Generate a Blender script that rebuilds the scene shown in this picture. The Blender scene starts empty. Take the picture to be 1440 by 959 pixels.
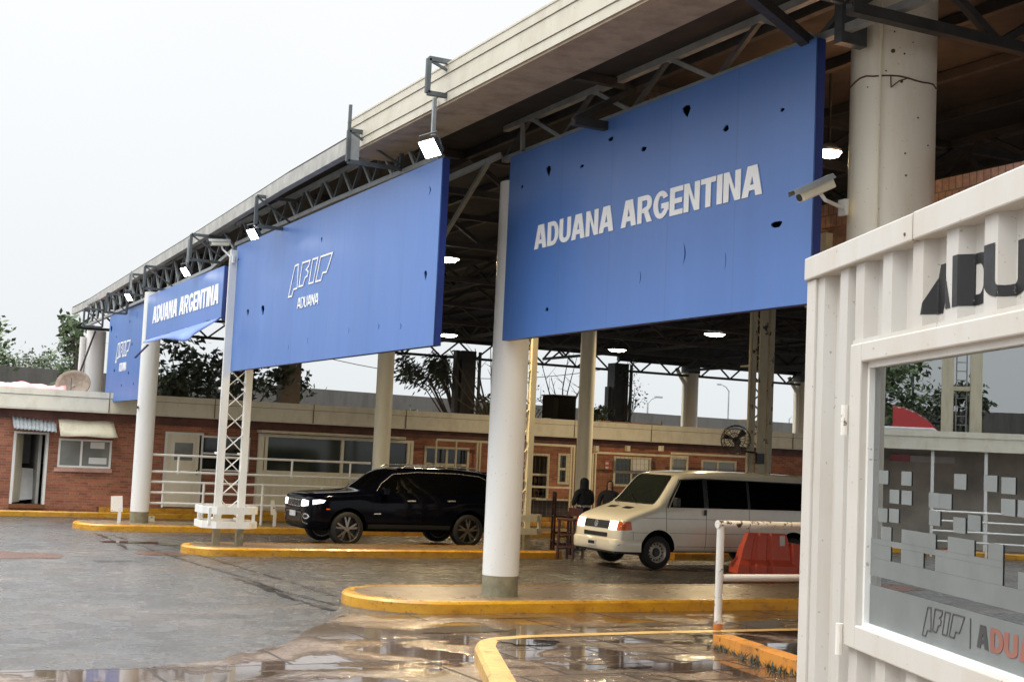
import bpy, bmesh, math, random
from math import sin, cos, pi, radians, atan2, sqrt, hypot
from mathutils import Vector, Matrix
from mathutils.bvhtree import BVHTree
random.seed(7)
S = bpy.context.scene
COL = S.collection
# ------------------------------------------------------------------ survey of the place
# the camera stands at the origin of the plan, eye 2.05 m; the yard falls 1.2 % away from it
H = 2.05; K = .012
FOC, YAW, PIT, ROL = 1905.9, .459875, .0823972, .0457233
def basis():
    F = Vector((sin(YAW)*cos(PIT), cos(YAW)*cos(PIT), sin(PIT)))
    R0 = Vector((cos(YAW), -sin(YAW), 0)); U0 = R0.cross(F)
    return cos(ROL)*R0+sin(ROL)*U0, -sin(ROL)*R0+cos(ROL)*U0, F
CR, CU, CF = basis()
def ray(x, y): return CF+CR*((x-720)/FOC)-CU*((y-479.5)/FOC)
def atY(x, y, Y):
    d = ray(x, y); return Vector((0, 0, H))+d*(Y/d.y)
def atX(x, y, X):
    d = ray(x, y); return Vector((0, 0, H))+d*(X/d.x)
def atZ(x, y, Z):
    d = ray(x, y); return Vector((0, 0, H))+d*((Z-H)/d.z)
def gz(y): return -K*(min(y, 60)-17)
def atG(x, y, dz=0):
    d = ray(x, y); t = (-H+K*17+dz)/(d.z+K*d.y); return Vector((0, 0, H))+d*t
# ------------------------------------------------------------------ materials
def srgb(r, g, b):
    f = lambda c: (c/255/12.92) if c/255 <= .04045 else ((c/255+.055)/1.055)**2.4
    return (f(r), f(g), f(b))
class N:
    def __init__(s, name):
        s.m = bpy.data.materials.new(name); s.m.use_nodes = True
        s.t = s.m.node_tree; s.b = s.t.nodes['Principled BSDF']
    def n(s, typ, **kw):
        o = s.t.nodes.new(typ)
        for k, v in kw.items(): setattr(o, k, v)
        return o
    def l(s, a, b): s.t.links.new(a, b)
    def coord(s, kind='Object'):
        return s.n('ShaderNodeTexCoord').outputs[kind]
    def mapv(s, v, scale=(1, 1, 1), rot=(0, 0, 0), loc=(0, 0, 0)):
        m = s.n('ShaderNodeMapping'); m.inputs['Scale'].default_value = scale; m.inputs['Rotation'].default_value = rot; m.inputs['Location'].default_value = loc
        s.l(v, m.inputs['Vector']); return m.outputs[0]
    def noise(s, v, scale, det=4, rough=.55, dist=0):
        o = s.n('ShaderNodeTexNoise'); o.inputs['Scale'].default_value = scale; o.inputs['Detail'].default_value = det
        o.inputs['Roughness'].default_value = rough; o.inputs['Distortion'].default_value = dist
        s.l(v, o.inputs['Vector']); return o.outputs['Fac']
    def ramp(s, f, stops):
        r = s.n('ShaderNodeValToRGB'); e = r.color_ramp.elements
        while len(e) < len(stops): e.new(.5)
        for el, (p, c) in zip(e, stops):
            el.position = p; el.color = (*c, 1) if isinstance(c, tuple) else (c, c, c, 1)
        s.l(f, r.inputs[0]); return r.outputs[0]
    def mix(s, f, a, b, mode='MIX'):
        o = s.n('ShaderNodeMix', data_type='RGBA', blend_type=mode)
        for sock, v in ((o.inputs[0], f), (o.inputs[6], a), (o.inputs[7], b)):
            if hasattr(v, 'default_value') or hasattr(v, 'is_linked'): s.l(v, sock)
            elif isinstance(v, tuple): sock.default_value = (*v, 1)
            else: sock.default_value = v
        return o.outputs[2]
    def math(s, op, a, b=0):
        o = s.n('ShaderNodeMath', operation=op)
        for sock, v in ((o.inputs[0], a), (o.inputs[1], b)):
            if hasattr(v, 'is_linked'): s.l(v, sock)
            else: sock.default_value = v
        return o.outputs[0]
    def bump(s, h, strength=.3, dist=.02):
        o = s.n('ShaderNodeBump'); o.inputs['Strength'].default_value = strength; o.inputs['Distance'].default_value = dist
        s.l(h, o.inputs['Height']); s.l(o.outputs[0], s.b.inputs['Normal'])
    def set(s, **kw):
        for k, v in kw.items():
            sock = s.b.inputs[k.replace('_', ' ')]
            if hasattr(v, 'is_linked'): s.l(v, sock)
            else: sock.default_value = (*v, 1) if isinstance(v, tuple) and len(v) == 3 else v
        return s
def plain(name, c, rough=.5, metal=0, var=.12, scale=6, **kw):
    n = N(name); f = n.noise(n.coord(), scale, 5)
    lo = tuple(max(0, x*(1-var)) for x in c); hi = tuple(min(1, x*(1+var)) for x in c)
    col = n.ramp(f, [(.3, lo), (.7, hi)])
    rr = n.ramp(n.noise(n.coord(), scale*2.3, 3), [(.3, max(0, rough-.07)), (.7, min(1, rough+.07))])
    n.set(Base_Color=col, Roughness=rr, Metallic=metal, **kw); return n.m
def painted(name, c, rough=.45, stain=(.33, .25, .16), amt=.5, rust=None, streak=1.0, chips=.62, chipsc=5):
    """old paint: grime streaks running down, optional rust chips"""
    n = N(name); co = n.coord()
    st = n.noise(n.mapv(co, (1.0, 1.0, .4*streak)), 3.2, 6, .65)
    f = n.ramp(st, [(.45, 0.0), (.8, amt)])
    col = n.mix(f, c, stain)
    sp = n.ramp(n.noise(co, 38, 2), [(.70, 0.0), (.74, .6)])
    col = n.mix(sp, col, tuple(x*.55 for x in stain))
    if rust:
        r = n.ramp(n.noise(co, chipsc, 6, .7), [(chips, 0.0), (chips+.03, 1.0)])
        col = n.mix(r, col, rust)
    n.set(Base_Color=col, Roughness=n.ramp(n.noise(co, 9, 3), [(.3, rough-.1), (.7, rough+.12)]))
    return n.m
def emit(name, c, s):
    n = N(name); n.set(Base_Color=(.8, .8, .8), Emission_Color=c, Emission_Strength=s); return n.m
def brick(name, c1, c2, mortar, scale=1.0, axis='XZ', bw=.25, bh=.075):
    n = N(name); co = n.coord(); sx = n.n('ShaderNodeSeparateXYZ'); n.l(co, sx.inputs[0])
    cb = n.n('ShaderNodeCombineXYZ')
    src = {'X': 0, 'Y': 1, 'Z': 2}
    n.l(sx.outputs[src[axis[0]]], cb.inputs[0]); n.l(sx.outputs[src[axis[1]]], cb.inputs[1])
    b = n.n('ShaderNodeTexBrick'); b.inputs['Scale'].default_value = 1.0
    b.inputs['Brick Width'].default_value = bw; b.inputs['Row Height'].default_value = bh; b.inputs['Mortar Size'].default_value = .008
    b.inputs['Color1'].default_value = (*c1, 1); b.inputs['Color2'].default_value = (*c2, 1); b.inputs['Mortar'].default_value = (*mortar, 1)
    b.inputs['Bias'].default_value = -.1
    n.l(cb.outputs[0], b.inputs['Vector'])
    st = n.ramp(n.noise(n.mapv(co, (.7, .7, 1.6)), 1.3, 6, .65), [(.3, .55), (.75, 1.25)])
    col = n.mix(1.0, b.outputs['Color'], st, 'MULTIPLY')
    gr = n.ramp(n.noise(co, 26, 3), [(.3, .82), (.7, 1.12)])
    col = n.mix(1.0, col, gr, 'MULTIPLY')
    n.set(Base_Color=col, Roughness=.75); n.bump(b.outputs['Fac'], -.5, .01)
    return n.m
M = {}
M['white'] = painted('white_paint', (.77, .77, .75), .38, (.45, .42, .34), .22, streak=.5)
M['white2'] = painted('white_steel_paint', (.80, .80, .77), .42, (.42, .38, .3), .3)
M['cream'] = painted('cream_paint', (.66, .60, .44), .5, (.3, .23, .13), .5, streak=.6)
M['cream_col'] = painted('cream_column_paint', (.82, .77, .60), .45, (.4, .34, .22), .35, streak=.5)
M['fascia'] = painted('fascia_metal', (.60, .56, .46), .45, (.33, .28, .18), .4, streak=1.5)
M['office_fascia'] = painted('office_fascia_metal', (.84, .79, .65), .45, (.42, .36, .22), .45, streak=1.5)
M['rusty_cream'] = painted('peeling_cream_paint', (.62, .56, .40), .5, (.3, .22, .12), .5, rust=(.05, .035, .025), chips=.59, chipsc=4)
M['rusty_white'] = painted('chipped_white_paint', (.78, .75, .69), .45, (.4, .3, .2), .4, rust=(.10, .055, .035), chips=.60, chipsc=9)
M['bare_concrete'] = plain('bare_concrete', (.22, .20, .13), .7, var=.25, scale=9)
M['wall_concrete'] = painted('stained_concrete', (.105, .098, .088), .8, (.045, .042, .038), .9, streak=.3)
M['brick'] = brick('red_brick', (.46, .165, .082), (.27, .085, .045), (.34, .22, .16))
M['brickY'] = brick('pale_red_brick', (.66, .38, .29), (.55, .30, .22), (.48, .36, .3), axis='YZ', bw=.25, bh=.08)
M['brick_soldier'] = brick('soldier_brick', (.70, .42, .33), (.62, .36, .27), (.34, .24, .19), axis='YZ', bw=.09, bh=.6)
M['brick_big'] = brick('large_brick', (.45, .19, .11), (.38, .15, .09), (.25, .13, .09), axis='YZ', bw=.20, bh=.075)
M['steel'] = plain('dark_grey_steel', (.095, .108, .115), .5, .3, .25, 5)
M['steel_lite'] = plain('grey_painted_steel', (.30, .32, .32), .5, .1, .2, 5)
M['steel_black'] = plain('black_steel', (.040, .038, .036), .6, .1, .3, 5)
M['roof'] = plain('roof_sheet', (.030, .028, .027), .85, 0, .3, 2)
M['soffit'] = painted('soffit_board', (.42, .33, .23), .6, (.16, .11, .07), .8, streak=3)
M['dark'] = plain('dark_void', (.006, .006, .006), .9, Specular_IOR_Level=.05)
M['rubber'] = plain('tyre_rubber', (.009, .009, .009), .65, 0, .3, 30)
M['alloy'] = plain('grey_alloy', (.30, .28, .25), .3, .9, .15, 12)
M['steel_rim'] = plain('painted_steel_rim', (.52, .50, .46), .4, .3, .2, 20)
M['black_plastic'] = plain('black_plastic', (.018, .018, .019), .42)
M['chrome'] = plain('chrome', (.80, .80, .80), .25, .75, .05)
M['plate'] = plain('number_plate', (.72, .72, .72), .35, 0, .1, 30)
M['orange_lens'] = plain('orange_lens', (.75, .13, .02), .2, 0, .1, 20)
M['lamp_on'] = emit('lit_lens', (1, .97, .92), 9)
M['head_warm'] = emit('headlamp_lit', (1, .86, .62), 2.6)
M['head_cool'] = emit('headlamp_cool', (.92, .95, 1), 1.2)
M['tube'] = emit('lit_ceiling_lens', (1, .90, .72), 16)
M['flood'] = emit('lit_flood_lens', (.97, .98, 1), 22)
M['skin'] = plain('skin', (.62, .38, .27), .5, 0, .1, 20)
M['hair'] = plain('dark_hair', (.02, .014, .011), .5, 0, .3, 40)
M['navy_cloth'] = plain('dark_navy_cloth', (.028, .031, .042), .85, 0, .3, 30)
M['reflect'] = plain('reflective_band', (.72, .73, .74), .35)
M['wire'] = plain('thin_mesh_wire', (.16, .12, .08), .6)
M['wood'] = plain('red_brown_wood', (.050, .011, .007), .5, 0, .35, 14)
M['red_plastic'] = painted('faded_red_plastic', (.72, .11, .06), .45, (.3, .06, .04), .4)
M['paper'] = plain('paper', (.72, .72, .70), .6, 0, .06)
M['pink'] = plain('faded_pink_tarp', (.80, .34, .34), .6, 0, .25, 2)
M['dish'] = plain('weathered_dish', (.26, .20, .15), .7, 0, .25, 8)
M['grille_dark'] = plain('dark_grille', (.012, .013, .017), .35)
M['leaf_dark'] = None
def leafmat(name, a, b):
    n = N(name); f = n.noise(n.coord(), 1.6, 3)
    oi = n.n('ShaderNodeObjectInfo')
    n.set(Base_Color=n.ramp(f, [(.3, a), (.7, b)]), Roughness=.55)
    try: n.set(Transmission_Weight=0.0)
    except Exception: pass
    return n.m
M['leaf_dark'] = leafmat('dark_leaf', (.030, .042, .027), (.075, .095, .055))
M['leaf_mid'] = leafmat('mid_leaf', (.05, .085, .03), (.12, .16, .07))
M['leaf_pale'] = leafmat('pale_leaf', (.11, .13, .09), (.20, .22, .15))
M['bark'] = plain('bark', (.08, .065, .05), .9, 0, .3, 9)
def glassy(name, c, rough=.04, ior=1.5):
    n = N(name); f = n.noise(n.coord(), 1.4, 3)
    n.set(Base_Color=n.ramp(f, [(.3, tuple(x*.6 for x in c)), (.7, c)]), Roughness=rough, IOR=ior); return n.m
M['glass'] = glassy('dark_window_glass', (.020, .024, .024))
M['glass_green'] = glassy('greenish_window_glass', (.035, .048, .042), .06)
M['glass_pale'] = glassy('curtained_glass', (.26, .27, .25), .06)
M['car_glass'] = glassy('tinted_car_glass', (.003, .0033, .0036), .02, 1.25)
M['shield_glass'] = glassy('windscreen_glass', (.025, .03, .026), .03, 1.4)
def carpaint(name, c, dirt=(.2, .17, .13), amt=.2, coat=1.0, rough=.35, spec=.5):
    n = N(name); co = n.coord()
    f = n.ramp(n.noise(co, 2.2, 6, .65), [(.45, 0.0), (.8, amt)])
    n.set(Base_Color=n.mix(f, c, dirt), Roughness=rough, Coat_Weight=coat, Coat_Roughness=.04, Specular_IOR_Level=spec); return n.m
M['van_paint'] = carpaint('cream_white_car_paint', (.88, .85, .74), (.55, .47, .34), .25)
M['suv_paint'] = carpaint('black_blue_car_paint', (.002, .0025, .006), (.003, .003, .004), .2, 0.0, .08, .14)
M['truck_white'] = carpaint('white_truck_paint', (.8, .8, .8))
M['truck_red'] = carpaint('red_truck_paint', (.62, .04, .04), (.4, .05, .05))
def vinyl():
    n = N('blue_vinyl'); co = n.coord()
    f = n.noise(n.mapv(co, (.6, .6, .3)), .8, 4)
    col = n.ramp(f, [(.3, (.072, .172, .47)), (.7, (.090, .20, .52))])
    seam = n.ramp(n.noise(n.mapv(co, (1, 1.3, .06)), 1.6, 5, .7), [(.3, .95), (.7, 1.04)])
    sy = n.n('ShaderNodeSeparateXYZ'); n.l(co, sy.inputs[0]); md = n.math('PINGPONG', sy.outputs[1], .61)
    col = n.mix(1.0, col, n.ramp(md, [(.006, .86), (.014, 1.0)]), 'MULTIPLY')
    dr = n.ramp(n.noise(n.mapv(co, (1, 2.2, .25)), 2.0, 6, .7), [(.56, 0.0), (.80, .22)]); col = n.mix(dr, col, (.22, .22, .24))
    col = n.mix(1.0, col, seam, 'MULTIPLY')
    n.set(Base_Color=col, Roughness=.36, Specular_IOR_Level=.6)
    n.bump(n.noise(n.mapv(co, (1, 1.5, .6)), 1.5, 3, .5, .3), .16, .05)
    return n.m
M['vinyl'] = vinyl()
M['vinyl_edge'] = plain('blue_vinyl_edge', (.022, .042, .20), .45, 0, .15, 3)
def yellow():
    n = N('yellow_kerb_paint'); co = n.coord()
    f = n.noise(n.mapv(co, (1, 1, 2.2)), 2.6, 7, .7)
    col = n.ramp(f, [(.28, (.16, .085, .03)), (.40, (.50, .235, .02)), (.60, (.62, .32, .025)), (.78, (.68, .40, .06))])
    ch = n.ramp(n.noise(co, 13, 6, .75), [(.58, 0.0), (.64, .9)])
    col = n.mix(ch, col, (.17, .11, .07))
    n.set(Base_Color=col, Roughness=n.ramp(n.noise(co, 5, 3), [(.3, .15), (.7, .45)])); n.bump(n.noise(co, 30, 4), .35, .01)
    return n.m
M['yellow'] = yellow()
M['yellow_worn'] = painted('worn_kerb_paint', (.58, .36, .11), .4, (.30, .19, .10), .8, rust=(.22, .14, .08), chips=.60, chipsc=8)
def wet(name, stops, rlo, rhi, scale, pud=(.5, .6), pr=.04, grain=60, bstr=.35, tiles=None, streak=None, spec=.5, gcon=(.6, 1.4), coat=0, bdist=.012):
    n = N(name); co = n.coord()
    big = n.noise(co, scale, 7, .62, .4)
    col = n.ramp(big, stops)
    fine = n.ramp(n.noise(co, grain, 6, .8), [(.33, gcon[0]), (.67, gcon[1])])
    col = n.mix(1.0, col, fine, 'MULTIPLY')
    pudv = co if streak is None else n.mapv(co, streak[0], (0, 0, streak[1]))
    p = n.ramp(n.noise(pudv, scale*1.7, 6, .6, .6), [(pud[0], 0.0), (pud[1], 1.0)])
    dry = n.ramp(n.noise(co, scale*3.1, 5, .65), [(.3, rlo), (.7, rhi)])
    rough = n.mix(p, dry, (pr, pr, pr))
    col = n.mix(p, col, n.mix(1.0, col, (.55, .5, .48), 'MULTIPLY'))
    h = n.noise(co, grain, 3, .75)
    if tiles:
        b = n.n('ShaderNodeTexBrick'); b.offset = .5
        b.inputs['Scale'].default_value = 1.0; b.inputs['Brick Width'].default_value = tiles[0]; b.inputs['Row Height'].default_value = tiles[1]
        b.inputs['Mortar Size'].default_value = .018; b.inputs['Color1'].default_value = (1, 1, 1, 1); b.inputs['Color2'].default_value = (.72, .74, .76, 1); b.inputs['Mortar'].default_value = (.14, .12, .11, 1)
        wob = n.n('ShaderNodeVectorMath', operation='ADD'); nz = n.n('ShaderNodeTexNoise'); nz.inputs['Scale'].default_value = 1.2
        n.l(co, nz.inputs['Vector']); sc = n.n('ShaderNodeVectorMath', operation='SCALE'); sc.inputs['Scale'].default_value = .06
        n.l(nz.outputs['Color'], sc.inputs[0]); n.l(co, wob.inputs[0]); n.l(sc.outputs[0], wob.inputs[1])
        n.l(wob.outputs[0], b.inputs['Vector']); col = n.mix(1.0, col, b.outputs['Color'], 'MULTIPLY'); rough = n.mix(b.outputs['Fac'], rough, (.75, .75, .75)); h = n.math('SUBTRACT', h, n.math('MULTIPLY', b.outputs['Fac'], 1.5))
    n.set(Base_Color=col, Roughness=rough, Specular_IOR_Level=spec)
    if coat: n.set(Coat_Weight=coat, Coat_Roughness=.36, Coat_IOR=1.4)
    inv = n.math('SUBTRACT', 1.0, p)
    n.bump(n.math('MULTIPLY', h, inv), bstr, bdist)
    return n.m
M['asphalt'] = wet('wet_asphalt', [(.3, (.036, .036, .036)), (.5, (.060, .058, .056)), (.62, (.085, .071, .060)), (.75, (.10, .082, .067))], .17, .36, .55, (.56, .80), .11, 16, 1.0, streak=((.6, 1.3, 1), -1.05), spec=.8, gcon=(.15, 1.85), bdist=.05)
M['apron'] = wet('wet_concrete', [(.3, (.135, .095, .068)), (.55, (.225, .168, .125)), (.75, (.30, .238, .185))], .12, .32, .45, (.40, .50), .045, 17, .6, tiles=(2.6, 1.5), gcon=(.45, 1.55), bdist=.03)
M['island'] = wet('wet_island_paving', [(.3, (.16, .105, .068)), (.6, (.27, .19, .125)), (.8, (.34, .26, .18))], .22, .4, .7, (.62, .80), .12, 40, .25)
M['paving'] = wet('wet_tile_paving', [(.3, (.085, .052, .036)), (.55, (.16, .105, .072)), (.75, (.23, .165, .12))], .14, .34, .55, (.45, .53), .045, 22, .6, tiles=(.95, .48), gcon=(.5, 1.5), bdist=.02)
M['porch'] = wet('wet_red_porch', [(.3, (.12, .045, .02)), (.6, (.22, .085, .035)), (.8, (.27, .12, .055))], .15, .35, .8, (.5, .6), .05, 40, .2)
def water():
    n = N('puddle_water'); n.set(Base_Color=n.ramp(n.noise(n.coord(), 2, 3), [(.3, (.025, .02, .017)), (.7, (.05, .04, .033))]), Roughness=.02, IOR=1.33)
    n.bump(n.noise(n.coord(), 9, 2), .02, .01); return n.m
M['water'] = water()
M['mud'] = plain('red_mud', (.10, .045, .028), .3, 0, .4, 5)
M['tar'] = plain('wet_tar_seam', (.016, .015, .015), .22, 0, .4, 7)
M['corr'] = painted('container_paint', (.53, .51, .47), .42, (.42, .32, .22), .45, rust=(.22, .12, .07), chips=.74, chipsc=13)
M['corr_frame'] = painted('container_frame_paint', (.57, .545, .50), .42, (.45, .33, .2), .45, rust=(.24, .12, .06), chips=.72, chipsc=15)
M['black_letter'] = plain('black_lettering', (.010, .010, .011), .45)
M['white_letter'] = plain('white_lettering', (.86, .86, .86), .5, 0, .04)
M['film'] = plain('frosted_film', (.20, .22, .215), .35, 0, .06, 3)
M['near_col'] = painted('weathered_column_paint', (.82, .78, .66), .45, (.5, .40, .24), .4, streak=.5)
M['lining'] = plain('grey_container_lining', (.16, .155, .14), .8)
M['film_pale'] = plain('pale_film', (.185, .205, .20), .4, 0, .05, 3)
M['grey_letter'] = plain('dark_grey_lettering', (.05, .05, .05), .35)
M['red_letter'] = plain('brick_red_lettering', (.26, .10, .075), .35)
M['grime'] = plain('rust_spot', (.10, .055, .03), .8, 0, .3, 40)
def film_mat(name, c, clear):
    n = N(name); tr = n.n('ShaderNodeBsdfTransparent'); mx = n.n('ShaderNodeMixShader')
    n.set(Base_Color=n.ramp(n.noise(n.coord(), 4, 4), [(.3, tuple(x*.9 for x in c)), (.7, tuple(x*1.1 for x in c))]), Roughness=.4)
    n.l(n.ramp(n.noise(n.coord(), 7, 4), [(.3, clear-.06), (.7, clear+.06)]), mx.inputs[0]); n.l(n.b.outputs[0], mx.inputs[1]); n.l(tr.outputs[0], mx.inputs[2])
    out = [x for x in n.t.nodes if x.type == 'OUTPUT_MATERIAL'][0]; n.l(mx.outputs[0], out.inputs['Surface']); return n.m
M['film'] = film_mat('frosted_film', (.21, .225, .22), .22); M['film_pale'] = film_mat('pale_film', (.22, .24, .235), .25)
def pane_glass():
    n = N('reflective_window_glass'); t = n.t
    tr = n.n('ShaderNodeBsdfTransparent'); tr.inputs[0].default_value = (.80, .84, .82, 1)
    gl = n.n('ShaderNodeBsdfGlossy'); gl.inputs['Roughness'].default_value = .0; gl.inputs['Color'].default_value = (.92, .95, .96, 1)
    fr = n.n('ShaderNodeFresnel'); fr.inputs['IOR'].default_value = 4.6
    mx = n.n('ShaderNodeMixShader'); n.l(fr.outputs[0], mx.inputs[0]); n.l(tr.outputs[0], mx.inputs[1]); n.l(gl.outputs[0], mx.inputs[2])
    out = [x for x in t.nodes if x.type == 'OUTPUT_MATERIAL'][0]; n.l(mx.outputs[0], out.inputs['Surface']); return n.m
M['pane'] = pane_glass()
# ------------------------------------------------------------------ mesh helpers
class MB:
    """collects shapes into one mesh"""
    def __init__(s): s.v = []; s.f = []; s.mi = []; s.cur = 0
    def add(s, vs, fs):
        b = len(s.v); s.v += [tuple(v) for v in vs]; s.f += [tuple(i+b for i in f) for f in fs]; s.mi += [s.cur]*len(fs); return s
    def box(s, a, b):
        (x0, y0, z0), (x1, y1, z1) = a, b
        v = [(x0,y0,z0),(x1,y0,z0),(x1,y1,z0),(x0,y1,z0),(x0,y0,z1),(x1,y0,z1),(x1,y1,z1),(x0,y1,z1)]
        return s.add(v, [(0,3,2,1),(4,5,6,7),(0,1,5,4),(1,2,6,5),(2,3,7,6),(3,0,4,7)])
    def beam(s, p, q, w, h=None, up=(0, 0, 1)):
        h = h or w; p = Vector(p); q = Vector(q); d = (q-p).normalized(); u = Vector(up)
        if abs(d.dot(u)) > .98: u = Vector((1, 0, 0))
        r = d.cross(u).normalized(); u = r.cross(d).normalized()
        v = []
        for c in (p, q):
            for a, b in ((-1,-1),(1,-1),(1,1),(-1,1)): v.append(c+r*(a*w/2)+u*(b*h/2))
        return s.add(v, [(3,2,1,0),(4,5,6,7),(0,1,5,4),(1,2,6,5),(2,3,7,6),(3,0,4,7)])
    def cyl(s, p, q, r, r2=None, n=16, cap=True):
        r2 = r if r2 is None else r2; p = Vector(p); q = Vector(q); d = (q-p).normalized(); u = Vector((0, 0, 1))
        if abs(d.dot(u)) > .98: u = Vector((1, 0, 0))
        a = d.cross(u).normalized(); b = d.cross(a).normalized(); v = []
        for c, rr in ((p, r), (q, r2)):
            for i in range(n):
                t = 2*pi*i/n; v.append(c+a*(rr*cos(t))+b*(rr*sin(t)))
        f = [(i, i+n, (i+1) % n+n, (i+1) % n) for i in range(n)]
        if cap: f += [tuple(range(n)), tuple(range(2*n-1, n-1, -1))]
        return s.add(v, f)
    def tube(s, pts, r, n=8):
        for a, b in zip(pts, pts[1:]): s.cyl(a, b, r, n=n)
        return s
    def prism(s, poly, z0, z1):
        """plan polygon raised from z0(x,y) to z1(x,y) (numbers or functions)"""
        f0 = z0 if callable(z0) else (lambda x, y: z0); f1 = z1 if callable(z1) else (lambda x, y: z1); n = len(poly)
        v = [(x, y, f0(x, y)) for x, y in poly]+[(x, y, f1(x, y)) for x, y in poly]
        return s.add(v, [tuple(range(n-1, -1, -1)), tuple(range(n, 2*n))]+[(i, (i+1) % n, (i+1) % n+n, i+n) for i in range(n)])
    def sheet(s, poly, z):
        f = z if callable(z) else (lambda x, y: z)
        return s.add([(x, y, f(x, y)) for x, y in poly], [tuple(range(len(poly)))])
    def lathe(s, prof, o, axis='z', n=24):
        """prof: (radius, height) pairs turned round an axis through o"""
        v = []; m = len(prof); o = Vector(o)
        for i in range(n):
            t = 2*pi*i/n
            for r, h in prof:
                p = (r*cos(t), r*sin(t), h)
                if axis == 'y': p = (p[0], p[2], p[1])
                if axis == 'x': p = (p[2], p[0], p[1])
                v.append(o+Vector(p))
        f = [(i*m+j, ((i+1) % n)*m+j, ((i+1) % n)*m+j+1, i*m+j+1) for i in range(n) for j in range(m-1)]
        return s.add(v, f)
    def build(s, name, mat, parent=None, smooth=False, local=False, bevel=0):
        me = bpy.data.meshes.new(name); me.from_pydata(s.v, [], s.f)
        mats = mat if isinstance(mat, list) else [mat]
        for m in mats: me.materials.append(m)
        if len(mats) > 1: me.polygons.foreach_set('material_index', s.mi)
        bm = bmesh.new(); bm.from_mesh(me); bmesh.ops.recalc_face_normals(bm, faces=bm.faces); bm.to_mesh(me); bm.free()
        return link(name, me, parent, smooth, local, bevel)
def link(name, me, parent=None, smooth=False, local=False, bevel=0):
    o = bpy.data.objects.new(name, me); COL.objects.link(o)
    if smooth:
        me.polygons.foreach_set('use_smooth', [True]*len(me.polygons))
        try: me.set_sharp_from_angle(angle=radians(40))
        except Exception: pass
    if bevel:
        b = o.modifiers.new('bevel', 'BEVEL'); b.width = bevel; b.segments = 2; b.limit_method = 'ANGLE'
    if parent:
        o.parent = parent
        if not local: o.location = -WL(parent)
    return o
def WL(o):
    v = Vector(o.location)
    while o.parent: o = o.parent; v += Vector(o.location)
    return v
def tag(o, label=None, cat=None, group=None, kind=None):
    if label: o['label'] = label
    if cat: o['category'] = cat
    if group: o['group'] = group
    if kind: o['kind'] = kind
    return o
def thing(name, label, cat, loc=(0, 0, 0), rz=0, group=None):
    o = bpy.data.objects.new(name, None); COL.objects.link(o); o.location = loc; o.rotation_euler = (0, 0, rz)
    o.empty_display_size = .2
    return tag(o, label, cat, group)
def struct(o): o['kind'] = 'structure'; return o
def copy_tree(o, parent=None):
    c = o.copy(); COL.objects.link(c)
    if parent: c.parent = parent
    for ch in list(o.children): copy_tree(ch, c)
    return c
def evaluated(o):
    dg = bpy.context.evaluated_depsgraph_get(); return bpy.data.meshes.new_from_object(o.evaluated_get(dg))
def flat_mesh(splines, ext=.004):
    """closed 2D outlines (inner ones become holes) filled and given thickness"""
    cu = bpy.data.curves.new('outline', 'CURVE'); cu.dimensions = '2D'; cu.fill_mode = 'BOTH'; cu.extrude = ext
    for sp in splines:
        s = cu.splines.new('POLY'); s.points.add(len(sp)-1); s.use_cyclic_u = True
        for p, (x, y) in zip(s.points, sp): p.co = (x, y, 0, 1)
    o = bpy.data.objects.new('outline', cu); COL.objects.link(o); me = evaluated(o)
    bpy.data.objects.remove(o); bpy.data.curves.remove(cu); return me
def place_flat(name, splines, mat, frame, parent=None, ext=.004):
    """frame = (origin, u, v, n): draws the outlines on that plane"""
    me = flat_mesh(splines, ext); o0, u, v, n = [Vector(a) for a in frame]
    for vt in me.vertices:
        c = vt.co; vt.co = o0+u*c.x+v*c.y+n*c.z
    me.materials.clear(); me.materials.append(mat)
    return link(name, me, parent)
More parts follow.
